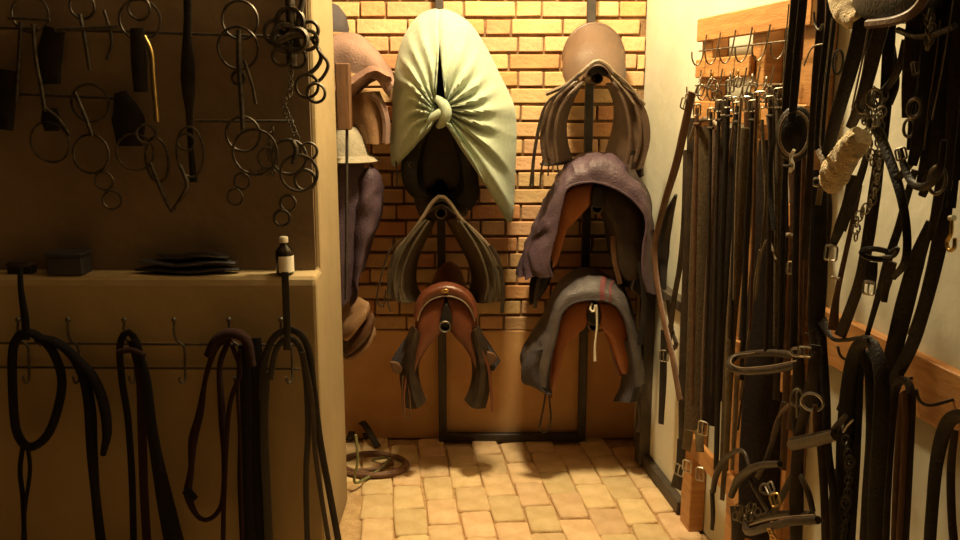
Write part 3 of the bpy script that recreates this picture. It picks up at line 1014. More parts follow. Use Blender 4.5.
# hose and cords on the floor at the partition foot
t = thing('coiled_hose', 'brown hose coiled on the floor at the partition foot', 'hose', FL(372, 466, 0))
pts = []
for k in range(70):
    a = k / 69 * 2 * math.pi * 2.35 + 2.4
    R = 1.0 - .12 * k / 69
    p = FL(373 + 36 * R * math.cos(a), 465 - 11.5 * R * math.sin(a), 0.017)
    pts.append(Vector((p.x, p.y, 0.016 + .012 * k / 69 + .003 * math.sin(a * 1.7))))
mb = MB()
mb.tube(pts, .0095, 8)
mb.build('coil', 'hose_brown', t)
mb = MB()
p = [FL(358, 470, .03), FL(375, 469, .03), FL(387, 464, .03), FL(392, 462, .03)]
mb.tube(p, [.008, .010, .012, .016], 8, n=14)
mb.build('nozzle', 'hose_brown', t)
mb = MB()
mb.tube([Vector((-.50, 3.42, .24)), Vector((-.495, 3.42, .13)), Vector((-.51, 3.43, .03)), Vector((-.44, 3.55, .022)), Vector((-.39, 3.63, .05)), Vector((-.47, 3.70, .014))], .006, 7, n=30)
tag(mb.build('cord', 'cord_green'), 'thin green cord tangled on the floor behind the hose', 'cord')
t = thing('tool_bundle', 'dark leather scraps heaped behind the coiled hose', 'leather scraps', FL(362, 437, 0))
for k, (a, b, c) in enumerate((((349, 440), (358, 430), (368, 438)), ((352, 432), (362, 436), (378, 447)), ((350, 425), (356, 432), (372, 434)))):
    mb = MB()
    q = [FL(x, y, .012) for x, y in (a, b, c)]
    q[1].z += .05 + .02 * k
    mb.ribbon(q, .03, .006, (0, -.6, .8), n=14)
    mb.build('strip', 'leather_dark', t)

# =================================================================== LEFT PARTITION: bits above, ledge things, hook rails below
NY = 2.885                                  # plane of the hanging bits


def P(px, py, off=0.0):
    return W(px, py, NY - off)


PX = NY / F * 1.0                            # metres per pixel there, about


def rail(a, b, label, grp=None):
    mb = MB()
    A, B = P(*a), P(*b)
    mb.tube([A, B], .0045, 8)
    t = thing('bit_rail', label, 'rail', (A + B) / 2, grp)
    mb.build('rod', 'iron_dark', t)
    for f in (.08, .92):
        p = A.lerp(B, f)
        m2 = MB()
        m2.tube([p, Vector((p.x, 2.915, p.z))], .004, 6)
        m2.build('stub', 'iron_dark', t)


rail((-30, 27), (292, 37), 'upper iron rod across the niche wall carrying the bits')
rail((-30, 92), (126, 99), 'lower left iron rod behind the big bit rings')
rail((196, 121), (294, 121), 'lower right iron rod behind the hanging rings')


def bit(label, parts, cat='bit', grp='bits hanging on the niche wall', name='horse_bit'):
    """parts: ('ring', x, y, r[, thickness[, ex]]) / ('bar', pts, r) / ('chain', pts) / ('leather', pts, width)"""
    xs_ = [q[1] if q[0] == 'ring' else q[1][0][0] for q in parts]
    ys_ = [q[2] if q[0] == 'ring' else q[1][0][1] for q in parts]
    t = thing(name, label, cat, P(sum(xs_) / len(xs_), max(ys_)), grp)
    for k, q in enumerate(parts):
        off = .012 + .006 * (k % 4)
        mb = MB()
        if q[0] == 'ring':
            th = (q[4] if len(q) > 4 else .0035) * 1.25
            mb.ring(P(q[1], q[2], off), q[3] * PX, th, (random.uniform(-.2, .2), -1, random.uniform(-.1, .1)), 24, 6, q[5] if len(q) > 5 else 1.0)
            mb.build('ring', 'steel_bit', t)
        elif q[0] == 'bar':
            mb.tube([P(x, y, off) for x, y in q[1]], q[2] * 1.4, 8, n=max(6, 5 * len(q[1])))
            mb.build('cheek_bar', q[3] if len(q) > 3 else 'steel_bit', t)
        elif q[0] == 'chain':
            pp = smooth([P(x, y, off) for x, y in q[1]], q[2])
            for i, c in enumerate(pp):
                mb.ring(c, .0085, .0021, (1, -1, 0) if i % 2 else (-1, -1, .2), 12, 5, 1.35)
            mb.build('chain', 'steel_bit', t)
        elif q[0] == 'leather':
            mb.ribbon([P(x, y, off) for x, y in q[1]], [w * PX for w in q[2]], .006, (0, -1, 0), n=14)
            mb.build('leather', 'leather_black', t)
    return t


bit('pair of long shank bits at the far left under a large ring', [('ring', 30, 14, 17), ('bar', [(21, 22), (20, 45), (18, 75), (16, 102)], .005), ('bar', [(33, 24), (36, 60), (41, 85), (45, 112)], .005), ('bar', [(8, 18), (50, 20)], .004), ('leather', [(8, 70), (7, 100), (6, 130)], [16, 18, 14])])
bit('large ring snaffle with dark rubber guard below the left rod', [('ring', 50, 142, 20), ('leather', [(50, 108), (51, 120), (52, 131)], [14, 20, 14]), ('bar', [(45, 108), (58, 118), (70, 135)], .004)])
bit('twin snaffle rings ending in two small links, left niche', [('ring', 90, 103, 18), ('ring', 91, 154, 19), ('bar', [(75, 92), (88, 124), (92, 136)], .005), ('ring', 104, 181, 9, .003), ('ring', 112, 200, 9, .003)])
bit('slim curb bit between the left dark leather guards', [('ring', 82, 6, 12), ('bar', [(80, 14), (85, 40), (90, 70)], .005), ('bar', [(104, 10), (112, 40), (107, 60)], .004), ('bar', [(55, 30), (118, 27)], .005), ('leather', [(55, 28), (50, 58), (52, 84)], [20, 26, 18])])
bit('dark leather bit guard hung mid niche beside the brass shank', [('leather', [(120, 92), (128, 118), (130, 146)], [12, 34, 26]), ('ring', 135, 152, 18, .003)])
bit('brass coloured curved shank bit with a looped end pointing down', [('ring', 140, 20, 19), ('ring', 139, 8, 11), ('bar', [(144, 36), (151, 52), (153, 75), (155, 100), (157, 122)], .0065, 'brass'), ('ring', 146, 134, 9), ('ring', 157, 160, 11, .004, 2.0), ('bar', [(150, 162), (162, 192), (172, 212)], .005), ('bar', [(172, 212), (180, 200), (187, 185), (180, 165)], .005), ('leather', [(137, 28), (139, 60), (141, 92)], [13, 16, 14])])
bit('black leather strap with a bulging keeper between bits', [('leather', [(187, -12), (188, 15), (187, 40), (188, 62), (188, 78), (189, 100), (190, 130), (192, 160), (194, 182)], [8, 8, 8, 14, 15, 7, 6, 6, 8]), ('ring', 190, 152, 13, .003, 1.9), ('ring', 186, 142, 8)], 'strap', None, 'leather_strap')
bit('double ring bit with upright cheek bar, right of the black strap', [('ring', 240, 20, 18), ('ring', 238, 48, 20), ('bar', [(239, 30), (239, 66), (241, 92), (243, 130)], .006), ('bar', [(244, 60), (252, 84), (256, 104)], .004), ('ring', 238, 78, 6, .004), ('ring', 243, 134, 17), ('ring', 255, 152, 22)])
bit('short string of two small rings low in the niche', [('ring', 242, 181, 8, .003), ('ring', 235, 197, 8, .003)])
bit('rosette cluster of chain loops at the partition edge', [('ring', 276, 32, 11, .005), ('ring', 310, 30, 8, .005), ('ring', 308, 40, 9, .005), ('ring', 282, 56, 9, .005), ('ring', 297, 58, 9, .005), ('ring', 290, 22, 13, .007), ('ring', 286, 38, 12, .008), ('ring', 297, 40, 10, .008), ('bar', [(289, -10), (291, 20), (292, 40), (292, 66)], .011), ('bar', [(304, -8), (299, 20), (296, 50)], .007), ('bar', [(276, 44), (290, 36), (308, 34)], .010)])
bit('two wide curved hoops and two rings hanging on the bright edge', [('bar', [(313, 40), (321, 56), (316, 68), (305, 76)], .005), ('bar', [(318, 50), (328, 64), (322, 78), (312, 84)], .004), ('ring', 307, 86, 11, .004), ('ring', 316, 93, 9, .004)])
bit('bit chain twisting down to a cluster of rings beside the bottle', [('chain', [(291, 68), (290, 92), (284, 104), (290, 120), (297, 138)], 16), ('ring', 289, 157, 17, .004), ('ring', 309, 151, 8, .0035), ('ring', 299, 173, 18, .004), ('ring', 305, 180, 10, .0045), ('ring', 288, 203, 8, .004), ('ring', 282, 218, 8, .004), ('bar', [(292, 140), (296, 150), (293, 164)], .006)])
bit('loose curb chain loop left of the ring cluster', [('chain', [(272, 130), (268, 150), (276, 170), (262, 172), (245, 174)], 14), ('ring', 268, 158, 10, .003)])

# ledge
ZL = 1.016


def ledge(px, Y=2.866):
    d = ray(px, 270)
    return Vector((W(px, 270, Y).x, Y, ZL))


t = thing('bottle', 'small dark glass bottle with white label at the ledge end', 'bottle', ledge(285, 2.852))
c = ledge(285, 2.852)
mb = MB()
mb.lathe(c, [(.024, 0), (.028, .004), (.0285, .070), (.026, .082), (.014, .094), (.012, .104), (.012, .106)], 24)
mb.build('glass', 'glass_dark', t)
mb = MB()
mb.lathe(c, [(.014, .104), (.0145, .106), (.0145, .120), (.012, .123)], 18)
mb.build('cap', 'paper', t)
mb = MB()
g = [[c + Vector((.0292 * math.cos(a), .0292 * math.sin(a), z)) for a in [math.radians(-118 + 130 * k / 12) for k in range(13)]] for z in (.010, .030, .050, .062)]
mb.sheet(g, .0008)
mb.build('label', 'paper', t)
t = thing('storage_box', 'dark blue lidded box sitting on the ledge', 'box', ledge(70))
c = ledge(70)
mb = MB()
mb.box(c + Vector((0, 0, .030)), .115, .075, .06, bev=.004)
mb.build('body', 'box_navy', t, flat=True)
mb = MB()
mb.box(c + Vector((0, 0, .066)), .121, .081, .014, bev=.004)
mb.build('lid', 'box_navy', t, flat=True)
t = thing('folded_leather', 'dark folded leather pad lying along the ledge', 'pad', ledge(188))
for k, (x0, x1, z, h) in enumerate(((136, 240, .012, .022), (140, 236, .036, .022), (158, 230, .058, .020))):
    a, b = ledge(x0, 2.868), ledge(x1, 2.868)
    n = 14
    g = []
    mb = MB()
    rings = []
    for i in range(n):
        f = i / (n - 1)
        p = a.lerp(b, f)
        s_ = math.sin(math.pi * min(.98, max(.02, f))) ** .4
        hh, dd = h * .5 * s_, .038 * s_
        zz = ZL + z + .004 * math.sin(f * 9 + k)
        rings.append([Vector((p.x, p.y + dd * math.cos(q), zz + hh * math.sin(q))) for q in [2 * math.pi * j / 12 for j in range(12)]])
    mb.rings(rings)
    mb.build('layer', 'leather_black' if k != 1 else 'box_navy', t)
t = thing('hoof_brush', 'small dark brush lying on the ledge left of the box', 'brush', ledge(22))
c = ledge(22)
mb = MB()
mb.box(c + Vector((0, 0, .030)), .085, .045, .016, bev=.005)
mb.build('back', 'leather_dark', t)
mb = MB()
for i in range(7):
    for j in range(3):
        q = c + Vector((-.036 + .012 * i, -.014 + .014 * j, 0))
        mb.tube([q, q + Vector((0, 0, .024))], .0045, 5)
mb.build('bristles', 'leather_black', t)

# hook rail under the ledge
HY = 2.802
t = thing('hook_rail', 'wrought iron double rail with six hooks under the ledge', 'hook rail', W(150, 368, HY))
for ya, yb in ((343, 345), (367, 369)):
    mb = MB()
    mb.tube([W(-40, ya, HY), W(300, yb, HY)], .0042, 8)
    mb.build('rail', 'iron_dark', t)
HOOKS = (18, 68, 124, 174, 229, 281)
for x in HOOKS:
    mb = MB()
    mb.tube([W(x, 321, HY - .03), W(x, 332, HY - .02), W(x + 3, 341, HY - .008), W(x + 10, 347, HY - .008), W(x + 11, 366, HY - .008), W(x + 11, 380, HY - .022), W(x + 7, 383, HY - .034), W(x + 5, 377, HY - .042)], .0042, 8, n=30)
    h = mb.build('hook', 'iron_dark', t)
    mb = MB()
    c = W(x, 320, HY - .032)
    mb.lathe(c, [(.003, -.008), (.008, -.003), (.009, .003), (.005, .009), (.001, .010)], 10)
    mb.build('knob', 'iron_dark', h)
for x in (40, 200, 292):
    mb = MB()
    p = W(x, 345, HY)
    mb.tube([p, Vector((p.x, 2.822, p.z))], .005, 6)
    mb.build('stub', 'iron_dark', t)


def hang(label, parts, cat='halter', grp=None, name='halter', Y=2.757):
    """parts: (name, material, points, width px, kind)"""
    p0 = parts[0][2]
    ym = max(q[1] for pt in parts for q in pt[2])
    t = thing(name, label, cat, W(p0[0][0], ym, Y), grp)
    sc = Y / F * 1.03
    for k, (nm, m, pts, w, kind) in enumerate(parts):
        off = .010 * (k % 4)
        mb = MB()
        pp = [W(x, y, Y - off) for x, y in pts]
        n = max(12, 6 * len(pts))
        if kind == 't':
            ww = [q * sc / 2 for q in w] if isinstance(w, (list, tuple)) else w * sc / 2
            mb.tube(pp, ww, 9, n=n)
        else:
            ww = [q * sc for q in w] if isinstance(w, (list, tuple)) else w * sc
            mb.ribbon(pp, ww, .005, (0.1, -1, 0), n=n)
        mb.build(nm, m, t)
    return t


hang('dark rope halter with a round hanging loop at the far left hook', [
    ('loop', 'rope_dark', [(20, 334), (13, 350), (13, 395), (17, 432), (29, 447), (45, 438), (56, 415), (62, 380), (52, 350), (34, 334), (20, 334)], 9, 't'),
    ('cheek_strap', 'rope_dark', [(20, 268), (21, 290), (25, 318), (26, 340)], [5, 6, 8, 8], 'r'),
    ('tail', 'rope_dark', [(24, 440), (20, 470), (23, 500), (25, 560)], 5, 't'),
    ('tail', 'rope_dark', [(27, 444), (30, 470), (25, 510), (22, 560)], 4, 't')])
hang('thick dark rope lead folded over the second hook', [
    ('fold', 'rope_dark', [(36, 338), (55, 342), (72, 355), (84, 378), (90, 410), (92, 450), (96, 500), (103, 560)], [9, 10, 11, 12, 11, 9, 10, 11], 't'),
    ('return', 'rope_dark', [(74, 356), (92, 376), (103, 402), (107, 432), (103, 455)], [9, 10, 11, 10, 6], 't')], 'lead rope', None, 'lead_rope')
hang('bunch of dark straps fanning down from the third hook', [
    ('strap', 'rope_dark', [(140, 365), (138, 345), (128, 332), (120, 345), (122, 380), (128, 420), (132, 480), (134, 560)], 7, 'r'),
    ('strap', 'rope_maroon', [(132, 340), (140, 375), (142, 430), (144, 490), (148, 560)], 9, 'r'),
    ('strap', 'rope_dark', [(134, 340), (146, 380), (152, 430), (163, 490), (178, 560)], [9, 10, 12, 18, 22], 'r'),
    ('keeper', 'rope_maroon', [(118, 352), (131, 350), (145, 356)], 6, 't')])
hang('slim maroon noseband loop drooping between the fourth and fifth hooks', [
    ('loop', 'rope_maroon', [(232, 338), (218, 345), (207, 372), (200, 412), (193, 440), (191, 470), (188, 494), (196, 514), (206, 520), (217, 513), (223, 495), (224, 450), (221, 400), (220, 365), (228, 342)], [6, 6, 5, 8, 10, 6, 9, 5, 5, 5, 6, 8, 7, 6, 6], 't'),
    ('knot', 'rope_dark', [(186, 490), (190, 495), (194, 500)], 10, 't'),
    ('tail', 'rope_maroon', [(232, 345), (240, 372), (229, 410), (224, 500), (223, 560)], 5, 't'),
    ('arch', 'rope_maroon', [(208, 356), (216, 340), (230, 333), (246, 340), (252, 366)], [9, 10, 11, 10, 9], 't')])
hang('heavy black felt girth hanging in a thick column from the fifth hook', [
    ('panel', 'rope_dark', [(252, 338), (254, 380), (252, 430), (252, 490), (258, 560)], [18, 26, 28, 30, 36], 'r'),
    ('panel', 'rope_dark', [(244, 345), (246, 400), (246, 470), (250, 560)], [10, 12, 12, 14], 'r'),
    ('edge', 'rope_maroon', [(240, 350), (238, 390), (240, 440), (243, 560)], 4, 't')], 'girth', None, 'felt_girth')
hang('glossy black reins looped over the last hook and trailing past the corner', [
    ('rein', 'leather_black', [(262, 400), (264, 365), (272, 340), (286, 330), (300, 334), (309, 352), (314, 392), (320, 440), (330, 495), (342, 560)], 7, 'r'),
    ('rein', 'leather_black', [(270, 380), (276, 350), (288, 338), (300, 348), (306, 380), (308, 430), (306, 480), (308, 560)], 6, 'r'),
    ('rein', 'leather_dark', [(303, 352), (312, 400), (315, 450), (322, 500), (332, 560)], 5, 'r'),
    ('cheek_strap', 'leather_black', [(285, 272), (286, 300), (287, 330), (287, 350)], 7, 'r'),
    ('inner_rein', 'leather_black', [(266, 372), (264, 420), (266, 480), (270, 560)], 9, 'r')], 'reins', None, 'reins')

# =================================================================== RIGHT WALL: wooden rack, hooks, tack
UP = Vector((0, 0, 1))


def wbox(Y0, Y1, z0, z1, o0, o1, bev=.003):
    mb = MB()
    mb.box(wallp((Y0 + Y1) / 2, (z0 + z1) / 2, (o0 + o1) / 2), o1 - o0, abs(Y1 - Y0) / WD.y, z1 - z0, (WN, WD, UP), bev)
    return mb


t = thing('wooden_rack', 'orange-brown plank rack with wire hooks on the right wall', 'rack', wallp(2.9, 0, .03))
for Y, zt in ((3.072, 1.825), (2.66, 1.835), (2.36, 1.84)):
    wbox(Y, Y + .095, 0.0, zt, .002, .058).build('post', 'wood_orange', t, flat=True)
for z0, z1, Ya, Yb in ((1.760, 1.836, 2.36, 3.17), (1.640, 1.702, 2.72, 3.168), (1.500, 1.563, 2.36, 3.168), (1.24, 1.30, 2.36, 3.166), (0.32, 0.392, 2.36, 3.166), (0.78, 0.84, 2.36, 3.166)):
    wbox(Ya, Yb, z0, z1, .0585, .078).build('plank', 'wood_board', t, flat=True)
# wire hooks: an upper row on the second plank and a lower row carrying the girths
for zr, n, Ya, Yb in ((1.728, 6, 2.40, 3.12), (1.615, 8, 2.40, 3.14)):
    mb = MB()
    mb.tube([wallp(Ya, zr, .085), wallp(Yb, zr, .085)], .0028, 6)
    mb.build('wire_rail', 'steel_dull', t)
    for k in range(n):
        Y = Ya + (Yb - Ya) * (k + .5) / n
        mb = MB()
        mb.tube([wallp(Y, zr + .05, .084), wallp(Y + .01, zr, .087), wallp(Y + .02, zr - .035, .092), wallp(Y + .025, zr - .048, .107), wallp(Y + .02, zr - .028, .122), wallp(Y + .01, zr - .004, .128)], .0026, 6, n=18)
        mb.build('wire_hook', 'steel_dull', t)
t2 = thing('hook_board', 'orange wooden hook board low on the right wall', 'hook board', wallp(1.9, .90, .02))
wbox(1.2, 2.345, 0.905, 1.04, .002, .028).build('board', 'wood_board', t2, flat=True)
for Y in (2.28, 2.05, 1.88, 1.74):
    mb = MB()
    mb.tube([wallp(Y, .985, .028), wallp(Y, .975, .075), wallp(Y, .985, .10), wallp(Y, 1.01, .11)], .0035, 6, n=12)
    mb.build('hook', 'iron_dark', t2)

CAMN = Vector((-.62, -.78, 0)).normalized()
WALLN = WN.copy()


def path_r(pts, off):
    if isinstance(off, (int, float)):
        off = [off] * len(pts)
    else:
        off = [lerpf(list(off), i / max(1, len(pts) - 1)) for i in range(len(pts))]
    return [RW(x, y, o) for (x, y), o in zip(pts, off)]


def tack(name, label, cat, parts, group=None):
    """parts: (part name, material, photo points, width px or list, offset from the wall, kind [, thickness])
    kind: 'r' flat strap, 't' round strap, 'b' buckle, 'o' ring, 'c' chain"""
    allp = [q for pt in parts for q in pt[2]]
    f0 = parts[0]
    o0 = f0[4] if isinstance(f0[4], (int, float)) else f0[4][0]
    xb = sum(q[0] for q in f0[2]) / len(f0[2])
    t = thing(name, label, cat, RW(xb, max(q[1] for q in f0[2]), o0), group)
    for pt in parts:
        nm, m, pts, w, off, kind = pt[:6]
        th = pt[6] if len(pt) > 6 else .004
        pp = path_r(pts, off)
        mid = pp[len(pp) // 2]
        sc = (mid.y * CT - (mid.z - CAM_Z) * ST) / F
        mb = MB()
        if kind == 'r':
            ww = [q * sc for q in w] if isinstance(w, (list, tuple)) else w * sc
            mb.ribbon(pp, ww, th, CAMN, n=max(10, 6 * len(pts)))
        elif kind == 'f':
            mb.ribbon(pp, w * sc, th, UP, n=max(10, 6 * len(pts)))
        elif kind == 't':
            ww = [q * sc / 2 for q in w] if isinstance(w, (list, tuple)) else w * sc / 2
            mb.tube(pp, ww, 8, n=max(10, 6 * len(pts)))
        elif kind == 'b':
            d = UP if len(pp) < 2 else (pp[1] - pp[0])
            buckle(mb, pp[0], w[0] * sc, w[1] * sc, CAMN, d, r=.0026 if w[0] * sc > .02 else .002)
        elif kind == 'o':
            mb.ring(pp[0], w[0] * sc, th, CAMN + Vector((0, 0, w[2] if len(w) > 2 else 0)), 22, 6, w[1] / w[0])
        elif kind == 'c':
            q = smooth(pp, w)
            for i, c in enumerate(q):
                mb.ring(c, .008, .002, (1, -1, 0) if i % 2 else (-1, -1, .2), 10, 5, 1.4)
        mb.build(nm, m, t)
    return t


# framed white panel standing at the wall near the back corner
t = thing('framed_panel', 'white panel in a dark frame standing at the right wall near the corner', 'panel', wallp(3.45, 0, .04))
wbox(3.20, 3.64, .06, .78, .003, .030).build('board', 'panel_white', t, flat=True)
wbox(3.64, 3.71, .012, .82, .003, .075).build('stile', 'frame_dark', t, flat=True)
wbox(3.171, 3.20, .012, .82, .003, .045).build('stile', 'frame_dark', t, flat=True)
wbox(3.20, 3.64, .012, .06, .003, .060).build('bottom_rail', 'frame_dark', t, flat=True)
wbox(3.20, 3.64, .78, .82, .003, .050).build('top_rail', 'frame_dark', t, flat=True)

# --- girths and straps on the rack, from the far end towards the viewer
tack('breast_strap', 'narrow brown leather strap bowing left, leftmost of the rack', 'strap', [
    ('strap', 'leather_brown', [(692, 92), (684, 130), (676, 165), (664, 205), (655, 245), (657, 280), (664, 320), (672, 355), (680, 400)], [7, 8, 8, 7, 6, 6, 6, 6, 6], .16, 'r', .006),
    ('pad', 'leather_black', [(676, 195), (666, 225), (662, 255), (664, 290)], [3, 13, 16, 4], .13, 'r', .012),
    ('strap', 'leather_dark', [(686, 150), (684, 220), (680, 265), (674, 300), (668, 350)], 6, .11, 'r'),
    ('buckle', 'steel_dull', [(685, 104), (682, 116)], (9, 12), .17, 'b')])
tack('hanging_strap', 'short black strap against the white panel beside the rack', 'strap', [
    ('strap', 'leather_black', [(664, 330), (663, 380), (661, 424)], [7, 8, 6], .10, 'r'),
    ('strap', 'leather_dark', [(668, 300), (672, 330), (676, 345), (667, 352)], 5, .10, 'r'),
    ('buckle', 'steel_dull', [(664, 356), (664, 366)], (9, 11), .105, 'b')])
tack('girth', 'dark brown leather girth at the far end of the rack', 'girth', [
    ('body', 'leather_dark', [(692, 118), (690, 200), (686, 300), (684, 380), (684, 440)], [9, 10, 10, 11, 12], .13, 'r', .010),
    ('buckle', 'steel', [(690, 100), (690, 112)], (9, 13), .135, 'b'),
    ('billet', 'leather_black', [(682, 440), (680, 465), (676, 488)], [10, 9, 12], .13, 'r'),
    ('buckle', 'steel', [(679, 470), (677, 480)], (10, 13), .14, 'b')], 'girths on the rack')
tack('girth', 'wide faded olive webbing girth with two steel buckles near the post foot', 'girth', [
    ('body', 'webbing_olive', [(704, 126), (702, 190), (699, 260), (696, 340), (693, 430)], [19, 21, 20, 19, 20], .15, 'r', .012),
    ('binding', 'webbing_brown', [(715, 130), (712, 200), (708, 270), (704, 350), (702, 432)], [5, 5, 5, 5, 5], .165, 'r'),
    ('top_arch', 'leather_rim', [(690, 140), (697, 124), (708, 119), (718, 126), (720, 138)], [4, 5, 5, 5, 4], .17, 't'),
    ('billet', 'leather_olive', [(689, 430), (686, 450)], 10, .155, 'r'),
    ('billet', 'leather_olive', [(699, 430), (700, 452)], 9, .155, 'r'),
    ('buckle', 'steel', [(687, 466), (686, 476)], (9, 12), .16, 'b'),
    ('buckle', 'steel', [(700, 474), (700, 484)], (8, 13), .16, 'b'),
    ('buckle', 'steel', [(703, 428), (702, 438)], (10, 14), .165, 'b')], 'girths on the rack')
tack('girth', 'black girth hanging beside the olive webbing girth', 'girth', [
    ('body', 'webbing_dark', [(722, 130), (720, 210), (716, 290), (713, 360), (710, 425)], [14, 16, 17, 16, 14], .13, 'r', .012),
    ('edge', 'leather_brown', [(716, 150), (713, 220), (709, 300), (707, 380)], 3, .14, 'r'),
    ('buckle', 'steel', [(722, 108), (722, 120)], (10, 14), .135, 'b'),
    ('billet', 'leather_dark', [(723, 98), (722, 130)], 8, .125, 'r')], 'girths on the rack')
tack('girth', 'striped tan and olive girth, middle of the rack', 'girth', [
    ('body', 'webbing_olive', [(747, 128), (742, 190), (737, 260), (731, 330), (727, 400), (724, 470)], [12, 13, 12, 11, 10, 9], .15, 'r', .012),
    ('edge', 'leather_rim', [(741, 140), (736, 200), (731, 270), (727, 350)], 3, .16, 'r'),
    ('buckle', 'steel', [(748, 104), (747, 116)], (11, 14), .155, 'b'),
    ('billet', 'leather_brown', [(749, 92), (748, 130)], 9, .14, 'r')], 'girths on the rack')
tack('girth', 'black padded girth with pale stitched edge left of the striped one', 'girth', [
    ('body', 'webbing_dark', [(733, 128), (731, 180), (728, 250), (723, 330), (718, 400)], [13, 15, 14, 13, 10], .12, 'r', .012),
    ('buckle', 'steel', [(733, 104), (733, 116)], (10, 13), .125, 'b'),
    ('edge', 'leather_rim', [(735, 112), (730, 150), (726, 170)], 3, .14, 'r')], 'girths on the rack')
tack('felt_cover', 'broad black felt girth sleeve, widest on the rack', 'girth', [
    ('body', 'webbing_dark', [(772, 140), (770, 220), (766, 300), (764, 380), (760, 460), (757, 540)], [26, 32, 38, 42, 44, 40], .10, 'r', .016),
    ('top_strap', 'leather_dark', [(774, 86), (774, 142)], 12, .10, 'r')], 'girths on the rack')
tack('girth', 'olive cord girth with frayed strands, in front of the black sleeve', 'girth', [
    ('strand', 'webbing_olive', [(762, 120), (764, 160), (766, 200), (762, 250)], 4, .17, 't'),
    ('strand', 'leather_olive', [(756, 122), (755, 170), (750, 220), (744, 280), (740, 340)], 4, .17, 't'),
    ('strand', 'webbing_olive', [(768, 118), (774, 160), (776, 210), (776, 262)], 4, .17, 't'),
    ('strand', 'leather_rim', [(760, 250), (754, 290), (748, 340), (740, 400)], 2.5, .175, 't'),
    ('strand', 'leather_olive', [(776, 260), (768, 240), (760, 260), (756, 300)], 2.5, .175, 't'),
    ('buckle', 'steel', [(760, 100), (760, 112)], (12, 16), .17, 'b'),
    ('bar', 'brass', [(759, 108), (758, 124)], 5, .175, 't')], 'girths on the rack')
tack('leather_strap', 'stitched brown stirrup leather in front of the rack boards', 'strap', [
    ('strap', 'leather_brown', [(792, 170), (794, 220), (792, 280), (788, 340), (786, 400), (783, 470)], [7, 8, 8, 8, 8, 7], .12, 'r'),
    ('strap', 'leather_dark', [(782, 140), (784, 200), (783, 260), (779, 330), (776, 400)], [8, 9, 9, 8, 7], .135, 'r'),
    ('buckle', 'steel', [(792, 268), (791, 278)], (10, 12), .14, 'b'),
    ('keeper', 'leather_rim', [(795, 236), (787, 235)], 5, .14, 't')], 'stirrup leathers on the rack')
# tangle of spare buckles on the lower wire row
for k, (x, y, w, h, lab) in enumerate(((700, 90, 10, 13, 'steel roller buckle, leftmost of the tangle on the wire'), (712, 84, 10, 12, 'steel girth buckle hung second on the wire tangle'), (717, 95, 12, 10, 'tilted wide steel buckle low in the wire tangle'), (730, 86, 10, 14, 'tall steel buckle mid wire tangle'), (738, 82, 9, 11, 'small steel buckle high on the wire tangle'), (752, 88, 11, 13, 'steel buckle under the middle rack post'), (766, 92, 10, 15, 'long steel buckle at the right of the wire tangle'))):
    mb = MB()
    p = RW(x, y, .15)
    sc = p.y / F
    buckle(mb, p, w * sc * .8, h * sc * .8, CAMN, (random.uniform(-.5, .5), 0, 1), r=.0026)
    t = thing('spare_buckle', lab, 'buckle', p - Vector((0, 0, h * sc / 2)), 'spare buckles on the wire')
    mb.build('frame', 'steel_dull', t)
    mb = MB()
    a = RW(x, y - h / 2, .15)
    mb.ring(a + Vector((0, 0, .010)), .010, .0022, (1, -.2, 0), 12, 5)
    mb.build('loop', 'brass' if k % 3 == 1 else 'steel', t)

# --- long straps hanging from above the frame
tack('reins', 'pair of long black reins with a red-brown edge before the plank rack', 'reins', [
    ('rein', 'leather_black', [(798, -40), (796, 0), (793, 40), (789, 80), (786, 118)], [11, 11, 11, 11, 10], .20, 'r', .005),
    ('rein', 'leather_black', [(805, -40), (803, 0), (799, 40), (795, 85), (792, 122)], [9, 9, 9, 9, 8], .215, 'r', .005),
    ('lining', 'leather_red', [(809, -40), (806, 0), (803, 32), (801, 60)], 3, .21, 'r'),
    ('edge', 'leather_rim', [(789, 4), (785, 50), (783, 90)], 1.5, .206, 't')])
tack('blinker', 'round black leather blinker cup under the black reins', 'blinker', [
    ('rim', 'leather_rim', [(794, 134)], (15, 22, 0), .21, 'o', .004),
    ('strap', 'leather_black', [(780, 128), (772, 150), (770, 190), (774, 230)], 5, .19, 'r'),
    ('charm', 'steel', [(794, 150), (791, 157), (793, 166), (790, 172)], 3.5, .225, 't')])
c = RW(794, 134, .20)
mb = MB()
a = CAMN.cross(UP).normalized()
mb.pillow([c + a * (.046 * math.cos(k * math.pi / 8)) + UP * (.066 * math.sin(k * math.pi / 8)) for k in range(16)], -CAMN * .02, .006, .9, 28, .012)
bl = [o for o in bpy.data.objects if o.name.startswith('blinker')][0]
mb.build('cup', 'leather_black', bl)
tack('bridle', 'black bridle with a fine white-edged cheek strap left of the sheepskin', 'bridle', [
    ('cheek_strap', 'leather_black', [(832, -30), (831, 20), (826, 60), (822, 100), (819, 150)], [11, 11, 11, 11, 10], .22, 'r', .005),
    ('edge', 'leather_rim', [(832, 18), (829, 45), (824, 90), (820, 140), (821, 148)], 1.6, .235, 't'),
    ('cheek_strap', 'leather_dark', [(822, -20), (820, 30), (816, 70), (812, 130), (808, 200), (804, 260)], [8, 8, 7, 7, 8, 8], .20, 'r'),
    ('wire', 'steel_dull', [(804, 66), (812, 48), (824, 44), (828, 44)], 1.8, .21, 't'),
    ('hook', 'iron_dark', [(814, 12), (815, 24), (819, 30), (823, 24)], 2.5, .21, 't'),
    ('ring', 'iron_dark', [(838, 62)], (5, 12, 0), .225, 'o', .003)])
